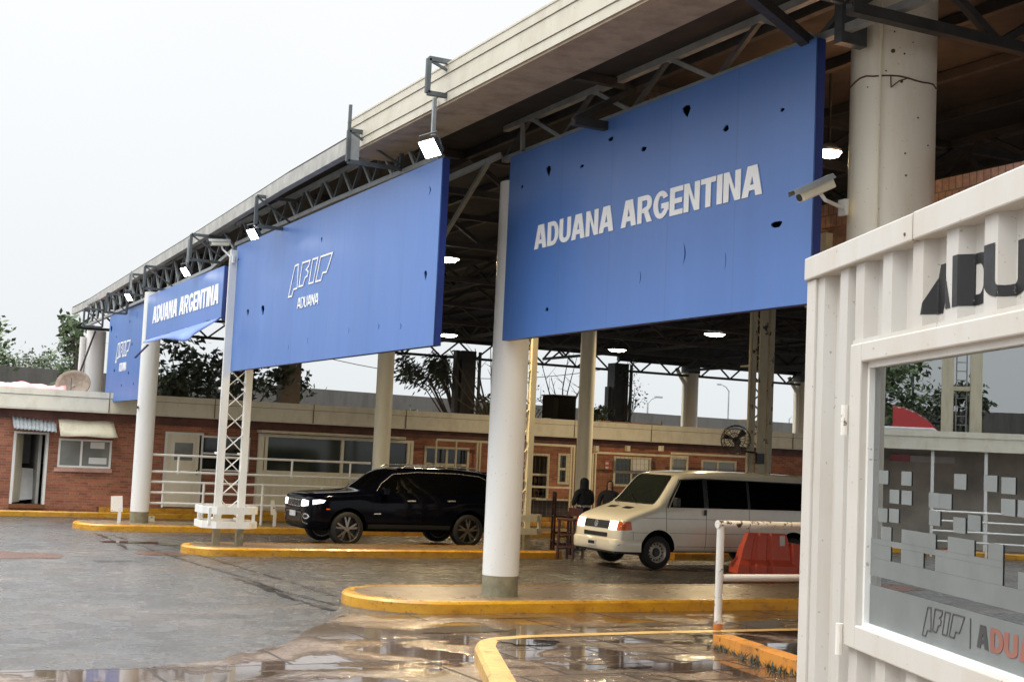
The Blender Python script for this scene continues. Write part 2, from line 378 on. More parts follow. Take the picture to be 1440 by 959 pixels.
# ------------------------------------------------------------------ lettering
def arc(cx, cy, rx, ry, a0, a1, n=8):
    return [(cx+rx*cos(radians(a0+(a1-a0)*i/n)), cy+ry*sin(radians(a0+(a1-a0)*i/n))) for i in range(n+1)]
def glyph(ch, t):
    h = t*.82
    if ch == 'A':
        w = .80; a = w/2; e = .13+t*.25
        k = (a-e)/1.0
        def ix(y, off): return (y*k)+off
        return w, [[(0,0),(a-e,1),(a+e,1),(w,0),(w-t*1.12,0),(w-t*1.12-k*.2,.20),(t*1.12+k*.2,.20),(t*1.12,0)],
                   [(ix(.38,t*1.12),.38),(w-ix(.38,t*1.12),.38),(a,.38+(a-ix(.38,t*1.12))/max(k,.05)*.92 if (a-ix(.38,t*1.12))/max(k,.05)*.92<.5 else .86)]]
    if ch == 'D':
        w = .70
        return w, [[(0,0),(0,1)]+arc(w-.36,.5,.36,.5,90,-90,14), [(t,h),(t,1-h)]+arc(w-.36,.5,max(.36-t,.03),.5-h,90,-90,14)]
    if ch == 'U':
        w = .70
        return w, [[(0,1),(t,1),(t,.33)]+arc(w/2,.33,w/2-t,.33-h,180,360,10)+[(w-t,1),(w,1),(w,.33)]+arc(w/2,.33,w/2,.33,0,-180,14)]
    if ch == 'N':
        w = .70
        return w, [[(0,0),(0,1),(t,1),(w-t,.36),(w-t,1),(w,1),(w,0),(w-t,0),(t,.64),(t,0)]]
    if ch == 'R':
        w = .74
        return w, [[(0,0),(0,1),(w-.30,1)]+arc(w-.30,.70,.27,.30,90,-70,10)[1:]+[(w,0),(w-t*1.15,0),(w-.40,.36),(t,.36),(t,0)],
                   [(t,.36+h*.8),(t,1-h)]+arc(w-.30,.70,max(.27-t,.03),max(.30-h,.05),90,-90,8)]
    if ch == 'G':
        w = .74
        return w, [arc(w/2,.5,w/2,.5,30,330,26)+[(w,.26),(w,.54),(w*.52,.54),(w*.52,.54-h),(w-t,.54-h),(w-t,.30)]+arc(w/2,.5,w/2-t,.5-h,310,40,22)]
    if ch == 'E':
        w = .60
        return w, [[(0,0),(0,1),(w,1),(w,1-h),(t,1-h),(t,.5+h/2),(w*.93,.5+h/2),(w*.93,.5-h/2),(t,.5-h/2),(t,h),(w,h),(w,0)]]
    if ch == 'T':
        w = .64
        return w, [[(w/2-t/2,0),(w/2-t/2,1-h),(0,1-h),(0,1),(w,1),(w,1-h),(w/2+t/2,1-h),(w/2+t/2,0)]]
    if ch == 'I': return t, [[(0,0),(0,1),(t,1),(t,0)]]
    return .30, []
def text_splines(txt, t, gap=.05):
    out = []; x = 0
    for ch in txt:
        w, sp = glyph(ch, t)
        for s in sp: out.append([(px+x, py) for px, py in s])
        x += w+gap
    return out, x-gap
def fit_text(txt, t, x0, x1, y0, y1, gap=.05):
    sp, w = text_splines(txt, t, gap)
    return [[(x0+(x1-x0)*px/w, y0+(y1-y0)*py) for px, py in s] for s in sp]
def outline(poly, w):
    """thin closed band along a polygon"""
    n = len(poly); ar = sum(poly[i][0]*poly[(i+1) % n][1]-poly[(i+1) % n][0]*poly[i][1] for i in range(n))
    sgn = 1 if ar > 0 else -1; inn = []
    for i in range(n):
        p0, p1, p2 = [Vector(poly[j % n]) for j in (i-1, i, i+1)]
        a = (p1-p0).normalized(); b = (p2-p1).normalized(); na = Vector((-a.y, a.x))*sgn; nb = Vector((-b.y, b.x))*sgn
        m = na+nb; m = m/max(m.length_squared, .35)*2 if m.length > 1e-4 else na
        inn.append(tuple(p1+m*w))
    return [list(poly), inn]
LOGO = [  # the four slanted outline letters, unit box
    [(.0,.0),(.13,.98),(.22,1.0),(.225,.20),(.135,.20),(.10,.0)],
    [(.25,.24),(.31,1.0),(.50,1.0),(.475,.80),(.43,.73),(.47,.66),(.455,.50),(.40,.46),(.36,.24)],
    [(.485,.24),(.55,1.0),(.68,1.0),(.60,.24)],
    [(.64,.24),(.73,1.0),(1.0,1.0),(.885,.44),(.80,.44),(.77,.24)]]
def logo_splines(x0, x1, y0, y1, w):
    out = []
    for p in LOGO:
        out += outline([(x0+(x1-x0)*a, y0+(y1-y0)*b) for a, b in p], w)
    return out
# ------------------------------------------------------------------ shapes laid on a body's surface
def lay(mb, bvh, poly, axis, off=.004, side=1, mx=.09):
    bm = bmesh.new(); vs = [bm.verts.new((p[0], p[1], 0)) for p in poly]; bm.faces.new(vs)
    bmesh.ops.triangulate(bm, faces=bm.faces[:])
    for _ in range(9):
        es = [e for e in bm.edges if e.calc_length() > mx]
        if not es: break
        bmesh.ops.subdivide_edges(bm, edges=es, cuts=1); bmesh.ops.triangulate(bm, faces=bm.faces[:])
    out = []
    for v in bm.verts:
        a, b = v.co.x, v.co.y
        if axis == 'side': o, d = Vector((a, side*3, b)), Vector((0, -side, 0))
        elif axis == 'front': o, d = Vector((-3, a, b)), Vector((1, 0, 0))
        elif axis == 'rear': o, d = Vector((9, a, b)), Vector((-1, 0, 0))
        else: o, d = Vector((a, b, 5)), Vector((0, 0, -1))
        h = bvh.ray_cast(o, d); out.append((h[0]-d*off) if h[0] else None)
    bm.verts.index_update(); fs = []
    for f in bm.faces:
        idx = [v.index for v in f.verts]
        if all(out[i] is not None for i in idx): fs.append(idx)
    mb.add([o if o is not None else Vector((0, 0, 0)) for o in out], fs); bm.free(); return mb
def lay_outline(mb, bvh, splines, axis, off, side, mx):
    me = flat_mesh(splines, 0); bm = bmesh.new(); bm.from_mesh(me); bmesh.ops.triangulate(bm, faces=bm.faces[:])
    tris = [[tuple(v.co.xy) for v in f.verts] for f in bm.faces]; bm.free()
    for t in tris:
        if abs((t[1][0]-t[0][0])*(t[2][1]-t[0][1])-(t[2][0]-t[0][0])*(t[1][1]-t[0][1])) > 1e-7: lay(mb, bvh, t, axis, off, side, mx)
def strip(a, b, w):
    a = Vector(a); b = Vector(b); d = (b-a).normalized(); n = Vector((-d.y, d.x))*(w/2)
    return [tuple(a-n), tuple(b-n), tuple(b+n), tuple(a+n)]
# ================================================================== ground
g = MB()
for y0, y1 in ((-80, 60), (60, 500)):
    g.add([(-300, y0, gz(y0)), (300, y0, gz(y0)), (300, y1, gz(y1)), (-300, y1, gz(y1))], [(0, 1, 2, 3)])
struct(g.build('ground', M['asphalt']))
def jag(pts, amp=.12, step=.35):
    out = []
    for a, b in zip(pts, pts[1:]):
        n = max(1, int(hypot(b[0]-a[0], b[1]-a[1])/step))
        for i in range(n):
            t = i/n; k = amp if i else amp*.3
            out.append((a[0]+(b[0]-a[0])*t+random.uniform(-k, k), a[1]+(b[1]-a[1])*t+random.uniform(-k, k)))
    return out+[pts[-1]]
ap = jag([(6.9, 15.72), (5.71, 15.66), (4.32, 13.58), (3.35, 12.33), (2.21, 12.05), (1.0, 12.1), (-4, 12.6), (-14, 12)])+[(-14, -8), (34, -8), (34, 15.7)]
struct(MB().sheet(ap, lambda x, y: gz(y)+.004).build('concrete_apron', M['apron']))
def inset(poly, w):
    n = len(poly); out = []
    ar = sum(poly[i][0]*poly[(i+1) % n][1]-poly[(i+1) % n][0]*poly[i][1] for i in range(n)); sg = 1 if ar > 0 else -1
    for i in range(n):
        p0, p1, p2 = [Vector(poly[j % n]) for j in (i-1, i, i+1)]
        a = (p1-p0).normalized(); b = (p2-p1).normalized()
        m = Vector((-a.y, a.x))*sg+Vector((-b.y, b.x))*sg; m = m/max(m.length_squared, .4)*2
        out.append(tuple(p1+m*w))
    return out
def island(poly, w=.16, top='island', h=.15, paint='yellow'):
    inn = inset(poly, w); n = len(poly); mb = MB(); r = .03
    rings = [([p for p in poly], -.2), ([p for p in poly], h-r), (inset(poly, r), h), (inn, h)]
    v = []; f = []
    for k, (pl, z) in enumerate(rings): v += [(x, y, gz(y)+z) for x, y in pl]
    for k in range(3):
        f += [(k*n+i, k*n+(i+1) % n, (k+1)*n+(i+1) % n, (k+1)*n+i) for i in range(n)]
    mb.add(v, f); struct(mb.build('kerb', M[paint], smooth=True))
    struct(MB().sheet(inn, lambda x, y: gz(y)+h-.004).build('traffic_island', M[top]))
def nose(cx, cy, rx, ry, x1): return [(x1, cy-ry)]+[(cx, cy-ry)]+[(cx+rx*cos(radians(a)), cy+ry*sin(radians(a))) for a in range(260, 99, -10)]+[(cx, cy+ry), (x1, cy+ry)]
island(nose(7.15, 16.78, 1.05, 1.16, 34))
island(nose(6.75, 25.92, .68, .87, 13.8))
island([(16.6, 25.05), (34, 25.05), (34, 26.79), (16.6, 26.79)])
island(nose(6.0, 33.75, .72, 1.05, 44))
island([(44, 39.25), (44, 40.9), (-30, 40.9), (-30, 39.25)], top='porch')
fore = [(34, 12.72), (8, 12.62), (6.45, 12.52), (6.05, 12.40), (5.80, 12.18), (5.62, 11.85), (4.87, 9.94), (4.1, 7.9), (2.55, 3.6), (.6, -1.6), (.6, -8), (34, -8)]
island(fore, w=.2, top='paving', paint='yellow_worn')
struct(MB().prism([(6.9, 39.82), (44, 39.82), (44, 40.2), (6.9, 40.2)], lambda x, y: gz(y), lambda x, y: gz(y)+.27).build('porch_step', M['porch']))
struct(MB().prism([(6.9, 39.74), (44, 39.74), (44, 39.82), (6.9, 39.82)], lambda x, y: gz(y), lambda x, y: gz(y)+.275).build('porch_kerb', M['yellow']))
def blob(cx, cy, rx, ry, n=26, rot=0, j=.25):
    ph = [random.uniform(0, 6.28) for _ in range(4)]; out = []
    for i in range(n):
        t = 2*pi*i/n; r = 1+j*(.5*sin(2*t+ph[0])+.35*sin(3*t+ph[1])+.3*sin(5*t+ph[2])+.2*sin(8*t+ph[3]))
        x, y = rx*r*cos(t), ry*r*sin(t); out.append((cx+x*cos(rot)-y*sin(rot), cy+x*sin(rot)+y*cos(rot)))
    return out
def puddle(px, py, rx, ry, dz=.008, rot=0, name='puddle', mat='water'):
    p = atG(px, py, dz); struct(MB().sheet(blob(p.x, p.y, rx, ry, rot=rot), lambda x, y: gz(y)+dz).build(name, M[mat]))
for a in ((650, 888, .5, .08), (720, 868, .5, .06), (900, 880, .8, .05)): puddle(*a)
for a in ((745, 902, .30, .22), (880, 938, .25, .05)): puddle(*a, dz=.152)
for a in ((225, 778, .45, .5), (20, 780, .7, .9)): puddle(*a, dz=.005, name='mud_patch', mat='mud')
for a in ((255, 765, .5, .35), (190, 762, .7, .3)): puddle(*a, dz=.009)
def seam(pts, w):
    c = [atG(*p, .006) for p in pts]; L = []; R_ = []
    for i, p in enumerate(c):
        d = (c[min(i+1, len(c)-1)]-c[max(i-1, 0)]).normalized(); nn = Vector((-d.y, d.x, 0))*w*random.uniform(.05, 1.3)
        L.append(p+nn); R_.append(p-nn)
    n = len(c); mb = MB(); mb.add(L+R_, [(i, i+1, n+i+1, n+i) for i in range(n-1)]); return struct(mb.build('tar_seam', M['tar']))
def fine(pts, n=16, j=1.4):
    out = []
    for (x0, y0), (x1, y1) in zip(pts, pts[1:]):
        for i in range(n): out.append((x0+(x1-x0)*i/n+random.uniform(-j, j), y0+(y1-y0)*i/n+random.uniform(-j*.35, j*.35)))
    return out+[pts[-1]]
for pts, w in (([(132, 748), (160, 760), (182, 773)], .05), ([(160, 752), (220, 775), (290, 796), (345, 812), (400, 832), (472, 850)], .035), ([(330, 812), (362, 822), (402, 838), (440, 850), (470, 858)], .06), ([(235, 765), (330, 795), (400, 815), (474, 838)], .03), ([(130, 789), (178, 788), (200, 789)], .04)):
    seam(fine(pts), w)
NR = .392
# ================================================================== white columns
def column(label, x, y, r, z1, mat='white', base=.28, group=None, z0=None, collar=True, cat='column'):
    z0 = gz(y)+.14 if z0 is None else z0
    t = thing('column', label, cat, (x, y, z0), group=group)
    mb = MB().cyl((x, y, z0+(base if collar else 0)), (x, y, z1), r, n=40); mb.build('shaft', M[mat], t, smooth=True)
    if collar: MB().cyl((x, y, z0-.05), (x, y, z0+base), r*.985, n=40).build('base_band', M['bare_concrete'], t, smooth=True)
    return t
GC = 'round columns along the traffic islands'
c1 = column('round white column on the nearest full traffic island, left edge of the ADUANA ARGENTINA sign', 8.11, 16.40, .245, 5.72, group=GC)
MB().box((8.05, 16.34, 5.72), (8.17, 16.46, 6.1)).build('cap_post', M['steel'], c1)
c2 = column('round white column beside the torn blue sign and the small leaning board', 6.85, 33.92, .225, 5.6, group=GC)
MB().box((6.60, 33.80, 2.72), (6.63, 33.86, 2.78)).build('bolt', M['grime'], c2)
p = atY(538, 600, 33.92); column('round cream column at the end of the white railing behind the black car', p.x, 33.92, .225, 6.0, 'cream_col', group=GC)
p = atY(823, 600, 33.92); column('round cream column behind the person with the reflective jacket band', p.x, 33.92, .225, 6.0, 'cream_col', group=GC)
NX = atY(1254, 200, 9.65).x
nc = column('thick weathered white column rising above the container, its paint spotted with rust', NX, 9.65, NR, 6.9, 'near_col', z0=gz(9.65)+.14)
# wire tied round it, rust spots
wp = []
for i in range(33):
    t = 2*pi*i/32; wp.append((NX+(NR+.004)*cos(t), 9.65+(NR+.004)*sin(t), 5.62+.03*sin(t*2+1)+random.uniform(-.012, .012)))
MB().tube(wp, .008, 6).build('tied_wire', M['grime'], nc)
MB().tube([wp[20], Vector(wp[20])+Vector((-.02, -.03, -.12)), Vector(wp[21])+Vector((-.02, -.02, -.05)), wp[22]], .006, 5).build('wire_end', M['grime'], nc)
for (px, py, r) in ((1259, 17, .028), (1256, 72, .02), (1231, 10, .012), (1258, 45, .008), (1297, 33, .009), (1268, 115, .014), (1291, 166, .009), (1273, 216, .009), (1274, 247, .010), (1207, 68, .007), (1220, 123, .007), (1305, 205, .008), (1272, 76, .009), (1246, 100, .008), (1284, 60, .006)):
    d = ray(px, py); a = d.x**2+d.y**2; b = -2*(d.x*NX+d.y*9.65); c = NX**2+9.65**2-(NR+.002)**2; dis = b*b-4*a*c
    if dis > 0:
        q = Vector((0, 0, H))+d*((-b-sqrt(dis))/(2*a)); nn = Vector((q.x-NX, q.y-9.65, 0)).normalized()
        MB().cyl(q-nn*.004, q+nn*.002, r, n=9).build('rust_spot', M['grime'], nc)
MB().tube([(NX-.36, 9.42, 2), (NX-.36, 9.42, 6.6)], .012, 6).build('conduit', M['cream_col'], nc)
fp = atX(130, 550, 7.5); fc = column('round white column standing behind the brick building at the far end of the canopy', fp.x, fp.y, .31, 5.42, 'white', z0=gz(fp.y), collar=False)
MB().cyl((fp.x-.42, fp.y, gz(fp.y)), (fp.x-.42, fp.y, 5.2), .09).build('downpipe', M['white2'], fc, smooth=True)
MB().cyl((fp.x+.55, fp.y, gz(fp.y)), (fp.x+.55, fp.y, 4.6), .09).build('downpipe', plain('pinkish_pipe', (.42, .30, .27), .6), fc, smooth=True)
MB().tube([(fp.x-.1, fp.y-.36, 5.4), (fp.x-.75, fp.y-.5, 3.2)], .03, 6).build('cable', M['steel_black'], fc)
GB = 'columns behind the brick building'
for px, w, mat, lab in ((970, .36, 'cream_col', 'stained round column with a downpipe behind the building roof, left of the wall fan'), (1127, .37, 'cream_col', 'round column with a bent downpipe behind the building roof, nearest the container')):
    p = atY(px, 560, 50); c = column(lab, p.x, 50, w, 5.9, mat, z0=gz(50), collar=False, group=GB)
    MB().tube([(p.x-.75, 50, 6.1), (p.x-.6, 49.9, 5.75), (p.x-.40, 49.8, 5.4), (p.x-.40, 49.8, 0)], .09, 10).build('downpipe', M['cream_col'], c, smooth=True)
    MB().box((p.x-.3, 49.7, 5.9), (p.x+.3, 50.3, 6.4)).build('head_block', M['steel_black'], c)
for px, w, lab in ((653, .3, 'dark square steel post behind the building, among bare branches'), (868, .34, 'dark ivy-grown steel post behind the building, beside the roof cooling unit'), (405, .36, 'brown square post behind the building, under the second blue sign')):
    p = atY(px, 560, 49); t = thing('steel_post', lab, 'post', (p.x, 49, gz(49)), group=GB)
    MB().box((p.x-w, 48.7, gz(49)), (p.x+w, 49.3, 6.0)).build('shaft', M['steel_black'] if px > 500 else plain('brown_steel', (.11, .085, .06), .6), t)
    if px > 500:
        MB().box((p.x-w-.22, 48.8, gz(49)), (p.x-w-.08, 49.1, 6.0 if px < 700 else 5.0)).build('side_channel', M['steel_black'], t)
        MB().tube([(p.x+w+.3, 49, 0), (p.x+w+.3, 49, 6)], .07, 8).build('pipe', M['steel'], t)
# ================================================================== lattice towers
def lattice(x0, x1, y0, y1, z0, z1r, z1l, t, mat, skirt=True):
    mb_l = []
    w = .125; sh_ = (x0+x1)/(y0+y1)*(y1-y0)
    for (x, y, zt) in ((x0, y0, z1l), (x1, y0, z1r), (x1+sh_, y1, z1r), (x0+sh_, y1, z1r)):
        MB().box((x-w/2, y-w/2, z0+.45), (x+w/2, y+w/2, zt)).build('post', M[mat], t)
        MB().box((x-w/2-.003, y-w/2-.003, z0-.02), (x+w/2+.003, y+w/2+.003, z0+.45)).build('post_foot', M['bare_concrete'], t)
    z = z0+.5; k = 0; step = .42; br = MB()
    while z+step < z1r:
        for m_, (a, b) in enumerate((((x0, y0), (x1, y0)), ((x0+sh_, y1), (x1+sh_, y1)))):
            p, q = (a, b) if (k+m_) % 2 else (b, a)
            br.beam((p[0], p[1], z), (q[0], q[1], z+step), .06, .012)
        if k % 3 == 0: br.box((x0-.02, y0, z-.02), (x0+.02, y1, z+.02)).box((x1-.02, y0, z-.02), (x1+.02, y1, z+.02))
        z += step; k += 1
    br.build('lacing', M[mat], t)
    if skirt:
        for za, zb in ((z0+.35, z0+.48), (z0+.62, z0+.76)):
            s = MB(); ex = .31; c = .22; X0, X1, Y0, Y1 = x0-ex, x1+ex, y0-ex, y1+ex
            po = [(X0, Y0+c), (X0+c, Y0), (X1-c, Y0), (X1, Y0+c), (X1, Y1-c), (X1-c, Y1), (X0+c, Y1), (X0, Y1-c)]; pi_ = inset(po, .03); n = 8
            v = [(x, y, za) for x, y in po]+[(x, y, zb) for x, y in po]+[(x, y, zb) for x, y in pi_]+[(x, y, za) for x, y in pi_]
            s.add(v, [(r*n+i, r*n+(i+1) % n, ((r+1) % 4)*n+(i+1) % n, ((r+1) % 4)*n+i) for r in range(4) for i in range(n)])
            s.build('guard_ring', M[mat], t)
        for x in (x0-.2, x1+.2):
            for y in (y0-.2, y1+.2): MB().box((x-.025, y-.025, z0+.42), (x+.025, y+.025, z0+.74)).build('ring_post', M[mat], t)
            for y in (y0, y1): MB().beam((x, y, z0+.45), (x0 if x < x0 else x1, y, z0+.45), .03).build('ring_strut', M[mat], t)
GT = 'lattice towers on the second island'
tw = thing('lattice_tower', 'white lattice tower with two guard rings, in front of the wide blue sign', 'lattice tower', (6.9, 26.0, gz(26)+.14), group=GT)
lattice(6.68, 7.13, 25.82, 26.25, gz(26)+.14, 4.9, 5.72, tw, 'white2')
MB().tube([(6.61, 25.78, gz(26)+.6), (6.61, 25.78, 5.6)], .022, 8).build('conduit', M['white2'], tw)
t2 = thing('lattice_tower', 'cream lattice tower half hidden behind the nearest white column', 'lattice tower', (13.3, 25.7, gz(26)+.14), group=GT)
lattice(12.75, 13.16, 25.5, 25.9, gz(26)+.14, 5.9, 5.9, t2, 'cream')
t3 = thing('lattice_tower', 'peeling cream steel tower behind the van roof carrying the wall fan', 'lattice tower', (19.15, 25.7, gz(26)+.14), group=GT)
lattice(18.86, 19.36, 25.5, 25.95, gz(26)+.14, 5.9, 5.9, t3, 'rusty_cream')
MB().box((18.97, 25.40, gz(26)+.6), (19.20, 25.43, 5.9)).build('face_plate', M['rusty_cream'], t3)
MB().tube([(18.74, 25.45, 0), (18.74, 25.45, 5.9)], .03, 8).build('conduit', M['rusty_cream'], t3)
# fan on the tower
ft = thing('wall_fan', 'black caged wall fan fixed to the peeling cream tower', 'fan', (18.7, 25.4, 2.6))
fo = atY(1034, 618, 25.1); ax = Vector((-.72, -.62, .18)).normalized()
e1 = ax.cross(Vector((0, 0, 1))).normalized(); e2 = e1.cross(ax)
cage = MB()
def ring(c, r, n=26): return [c+e1*(r*cos(2*pi*i/n))+e2*(r*sin(2*pi*i/n)) for i in range(n+1)]
for r, o in ((.33, 0), (.24, .06), (.13, .09), (.33, -.08)): cage.tube(ring(fo+ax*o, r), .009, 5)
for i in range(20):
    a = 2*pi*i/20; dd = e1*cos(a)+e2*sin(a); cage.tube([fo+ax*.1+dd*.05, fo+ax*.06+dd*.24, fo+dd*.33, fo-ax*.08+dd*.33, fo-ax*.12+dd*.1], .0045, 4)
cage.build('cage', M['black_plastic'], ft)
bl = MB()
for i in range(3):
    a = 2*pi*i/3; dd = e1*cos(a)+e2*sin(a); ee = e1*cos(a+1.0)+e2*sin(a+1.0)
    bl.add([fo+dd*.04, fo+dd*.29+ax*.03, fo+(dd+ee).normalized()*.29-ax*.02, fo+ee*.04], [(0, 1, 2, 3)])
bl.build('blades', M['black_plastic'], ft)
MB().cyl(fo-ax*.08, fo-ax*.30, .085, .07, n=18).build('motor', M['black_plastic'], ft, smooth=True)
MB().tube([fo-ax*.22, fo-ax*.22+Vector((.08, .0, -.2)), Vector((18.95, 25.40, fo.z-.27)), Vector((19.0, 25.42, fo.z-.38))], .02, 8).build('arm', M['black_plastic'], ft)
MB().box((18.93, 25.33, fo.z-.52), (19.14, 25.395, fo.z-.28)).build('wall_plate', M['black_plastic'], ft)
# ================================================================== canopy
cn = thing('canopy_roof', 'long dark steel canopy over the inspection lanes with cream metal eave panels', 'canopy', (25, 24, 6.5))
EX = 6.3
feave = [(EX, -6), (EX, 18.35)]
zt, zb = 6.69, 6.23
# near cream fascia: four folded boards leaning outwards
fb = MB(); gl = MB()
for i in range(4):
    z0 = zb+(zt-zb)*i/4; z1 = zb+(zt-zb)*(i+1)/4-.008
    fb.box((EX-.012*(i % 2), -6, z0), (EX+.03, 18.35, z1))
fb.box((EX-.02, -6, zt-.01), (EX+.25, 18.35, zt+.012))
fb.build('fascia_panel', M['fascia'], cn)
MB().box((EX+.03, -6, zb+.005), (EX+.055, 18.35, zt-.005)).build('fascia_backing', M['steel'], cn)
MB().box((EX+.02, -6, zb-.03), (6.97, 18.35, zb-.004)).build('soffit', M['soffit'], cn)
MB().add([(EX, 18.36, zb), (6.9, 18.36, 6.3), (6.9, 18.36, 6.6), (EX, 18.36, zt)], [(0, 1, 2, 3)]).build('fascia_end', M['steel'], cn)
# far eave: thin gutter edge that drifts away along the yard
FE = [atZ(x, y, 6.46) for x, y in ((489, 195), (400, 247), (276, 327), (205, 371), (122, 423))]
FE.append(Vector((7.25, 50.0, 6.46)))
ge = MB()
for a, b in zip(FE, FE[1:]): ge.beam(a+Vector((.06, 0, -.11)), b+Vector((.06, 0, -.11)), .12, .22)
ge.build('gutter', plain('weathered_gutter', (.38, .37, .34), .5, 0, .25, 3), cn)
# roof sheet
rf = MB(); edge = [(EX+.06, -6), (EX+.06, 18.4)]+[(v.x+.1, v.y) for v in FE[:-1]]+[(7.35, 50.6)]
po = edge+[(7.4, 50.6), (7.4, -6)]
rf.add([(7.4, -6, 6.5), (7.4, 50.6, 6.5), (21, 50.6, 7.3), (21, -6, 7.3), (46, 50.6, 7.3), (46, -6, 7.3)]+[(7.4, -6, 6.56), (7.4, 50.6, 6.56), (21, 50.6, 7.36), (21, -6, 7.36), (46, 50.6, 7.36), (46, -6, 7.36)], [(0,1,2,3),(3,2,4,5),(6,9,8,7),(9,11,10,8),(0,3,9,6),(3,5,11,9),(1,7,8,2),(2,8,10,4),(4,10,11,5)])
rf.prism(po, lambda x, y: 6.50, lambda x, y: 6.56)
rf.build('roof_deck', M['roof'], cn)
# underside boarding joints, purlins
for k in range(24):
    x = 8.2+k*1.55; zz = 6.46+min(max(x-7.4, 0), 13.6)*.0588
    MB().box((x-.04, -6, zz-.09), (x+.04, 50.4, zz+.02)).build('purlin', M['steel_black'], cn)
def truss(p, q, zlo, zhi, n, w, mat, name='truss', both=True, wl=None, mats=None):
    p = Vector((*p, 0)); q = Vector((*q, 0)); mb = MB()
    mb.beam(p+Vector((0, 0, zlo)), q+Vector((0, 0, zlo)), w, w); mb.beam(p+Vector((0, 0, zhi)), q+Vector((0, 0, zhi)), w, w)
    for i in range(n):
        a = p.lerp(q, i/n); b = p.lerp(q, (i+.5)/n); c = p.lerp(q, (i+1)/n)
        mb.beam(a+Vector((0, 0, zlo)), b+Vector((0, 0, zhi)), wl or w*.6); mb.beam(b+Vector((0, 0, zhi)), c+Vector((0, 0, zlo)), wl or w*.6)
    return mb.build(name, M[mat], cn)
for y in (4, 8.8, 13.6, 18.4, 23.2, 28, 32.8, 37.6, 42.4):
    truss((7.4, y), (45, y), 5.92, 6.46, 22, .10, 'steel_black', 'cross_truss', wl=.07)
truss((7.4, 49.8), (45, 49.8), 5.78, 6.42, 24, .10, 'steel_black', 'cross_truss', wl=.06)
for x in (13.2, 19.4, 26, 33):
    truss((x, -4), (x, 49.5), 5.98, 6.46, 30, .10, 'steel_black', 'long_truss', wl=.06)
# far-side roof skirts: the deep dark beam seen against the sky
for (x0, x1, z0, z1, sag) in ((13, 30, 6.33, 6.5, .0), (30, 46, 6.1, 6.6, .0)):
    MB().box((x0, 50.1, z0+.12), (x1, 50.3, 7.25)).build('end_beam', M['steel_black'], cn)
# arches of the lattice braces by the far columns
def fronttruss(pts, z1s, n, name):
    ch = MB()
    for (a, za, ta), (b, zb_, tb) in zip(pts, pts[1:]):
        A = Vector((*a, za)); B = Vector((*b, zb_)); ch.beam(A, B, .09, .07); ch.beam(Vector((*a, ta)), Vector((*b, tb)), .08, .08)
    ch.build(name+'_chord', M['steel_lite'], cn)
    dg = MB(); dg2 = MB()
    for (a, za, ta), (b, zb_, tb) in zip(pts, pts[1:]):
        L = hypot(b[0]-a[0], b[1]-a[1]); k = max(1, round(L/n))
        for i in range(k):
            f = lambda s: Vector((a[0]+(b[0]-a[0])*s, a[1]+(b[1]-a[1])*s, 0))
            lo = lambda s: f(s)+Vector((0, 0, za+(zb_-za)*s)); hi = lambda s: f(s)+Vector((0, 0, ta+(tb-ta)*s))
            dg.beam(lo(i/k), hi((i+.55)/k), .05); dg2.beam(hi((i+.55)/k), lo((i+1)/k), .05)
    dg.build(name+'_lacing', M['steel_lite'], cn); dg2.build(name+'_lacing', M['steel'], cn)
fronttruss([((7.98, 2), 6.04, 6.48), ((7.98, 9.9), 6.04, 6.48), ((7.98, 16.6), 6.06, 6.5)], 6.5, 1.5, 'front_truss')
a1 = atX(470, 283, 6.95); a2 = atX(333, 344, 6.95)
fronttruss([((6.95, 16.4), 5.93, 6.42), ((6.95, a1.y), a1.z, 6.40), ((6.95, a2.y), a2.z, 6.36)], 6.4, .95, 'front_truss')
b1 = atX(300, 377, 6.9); b2 = atX(200, 423, 7.05); b3 = atX(122, 458, 7.2)
fronttruss([((6.92, a2.y), a2.z-.1, 6.35), ((6.9, b1.y), b1.z, 6.3), ((7.05, b2.y), b2.z, 6.28), ((7.2, b3.y), b3.z, 6.3)], 6.3, 1.1, 'front_truss')
# diagonal braces seen beside the second sign
MB().beam(atX(687, 228, 7.6), atX(617, 345, 9.0), .06).build('brace', M['steel_lite'], cn)
MB().beam(atX(622, 255, 7.3), atX(706, 218, 7.9), .07).build('brace', M['steel_lite'], cn)
MB().beam(atX(735, 176, 7.9), atX(735, 212, 7.9), .05).build('brace', M['steel_lite'], cn)
# eave brackets, square frames hanging out over the yard
def bracket(y, z0, z1, x0, x1, plate=False):
    mb = MB(); w = .055
    mb.beam((x0, y, z0), (x0, y, z1), w, w); mb.beam((x0, y, z1), (x1, y, z1), w, w); mb.beam((x0, y, z0), (x1, y, z0), w, w); mb.beam((x1, y, z0), (x1, y, z1), w, w)
    mb.beam((x0+.02, y, z1-.02), (x1, y, z0+.05), .03)
    mb.build('bracket', M['steel'], cn)
    if plate: MB().box((x0-.02, y-.012, z0), (x0+.16, y+.012, z1)).build('bracket_plate', M['steel_lite'], cn)
q = atX(602, 110, 6.05); bracket(q.y, 6.30, 6.72, 6.05, 7.0)
q = atX(490, 205, 6.1); bracket(q.y, 5.98, 6.42, 6.1, 6.9, True)
MB().beam((6.1, q.y, 6.42), (6.1, q.y, 6.78), .04).build('bracket', M['steel'], cn)
for px, py in ((360, 300), (268, 350), (203, 392), (183, 402), (150, 428), (118, 448)):
    q = atX(px, py, 6.25 if px > 200 else 6.45); bracket(q.y, q.z-.22, q.z+.30, q.x, 7.0, False)
q = atX(1017, 8, 6.35); bracket(q.y, 6.12, 6.60, 6.35, 7.6, True)
q = atX(1190, 60, 8.0); MB().box((7.9, q.y-.05, 5.9), (8.2, q.y+.05, 6.5)).build('bracket_plate', M['steel'], cn)
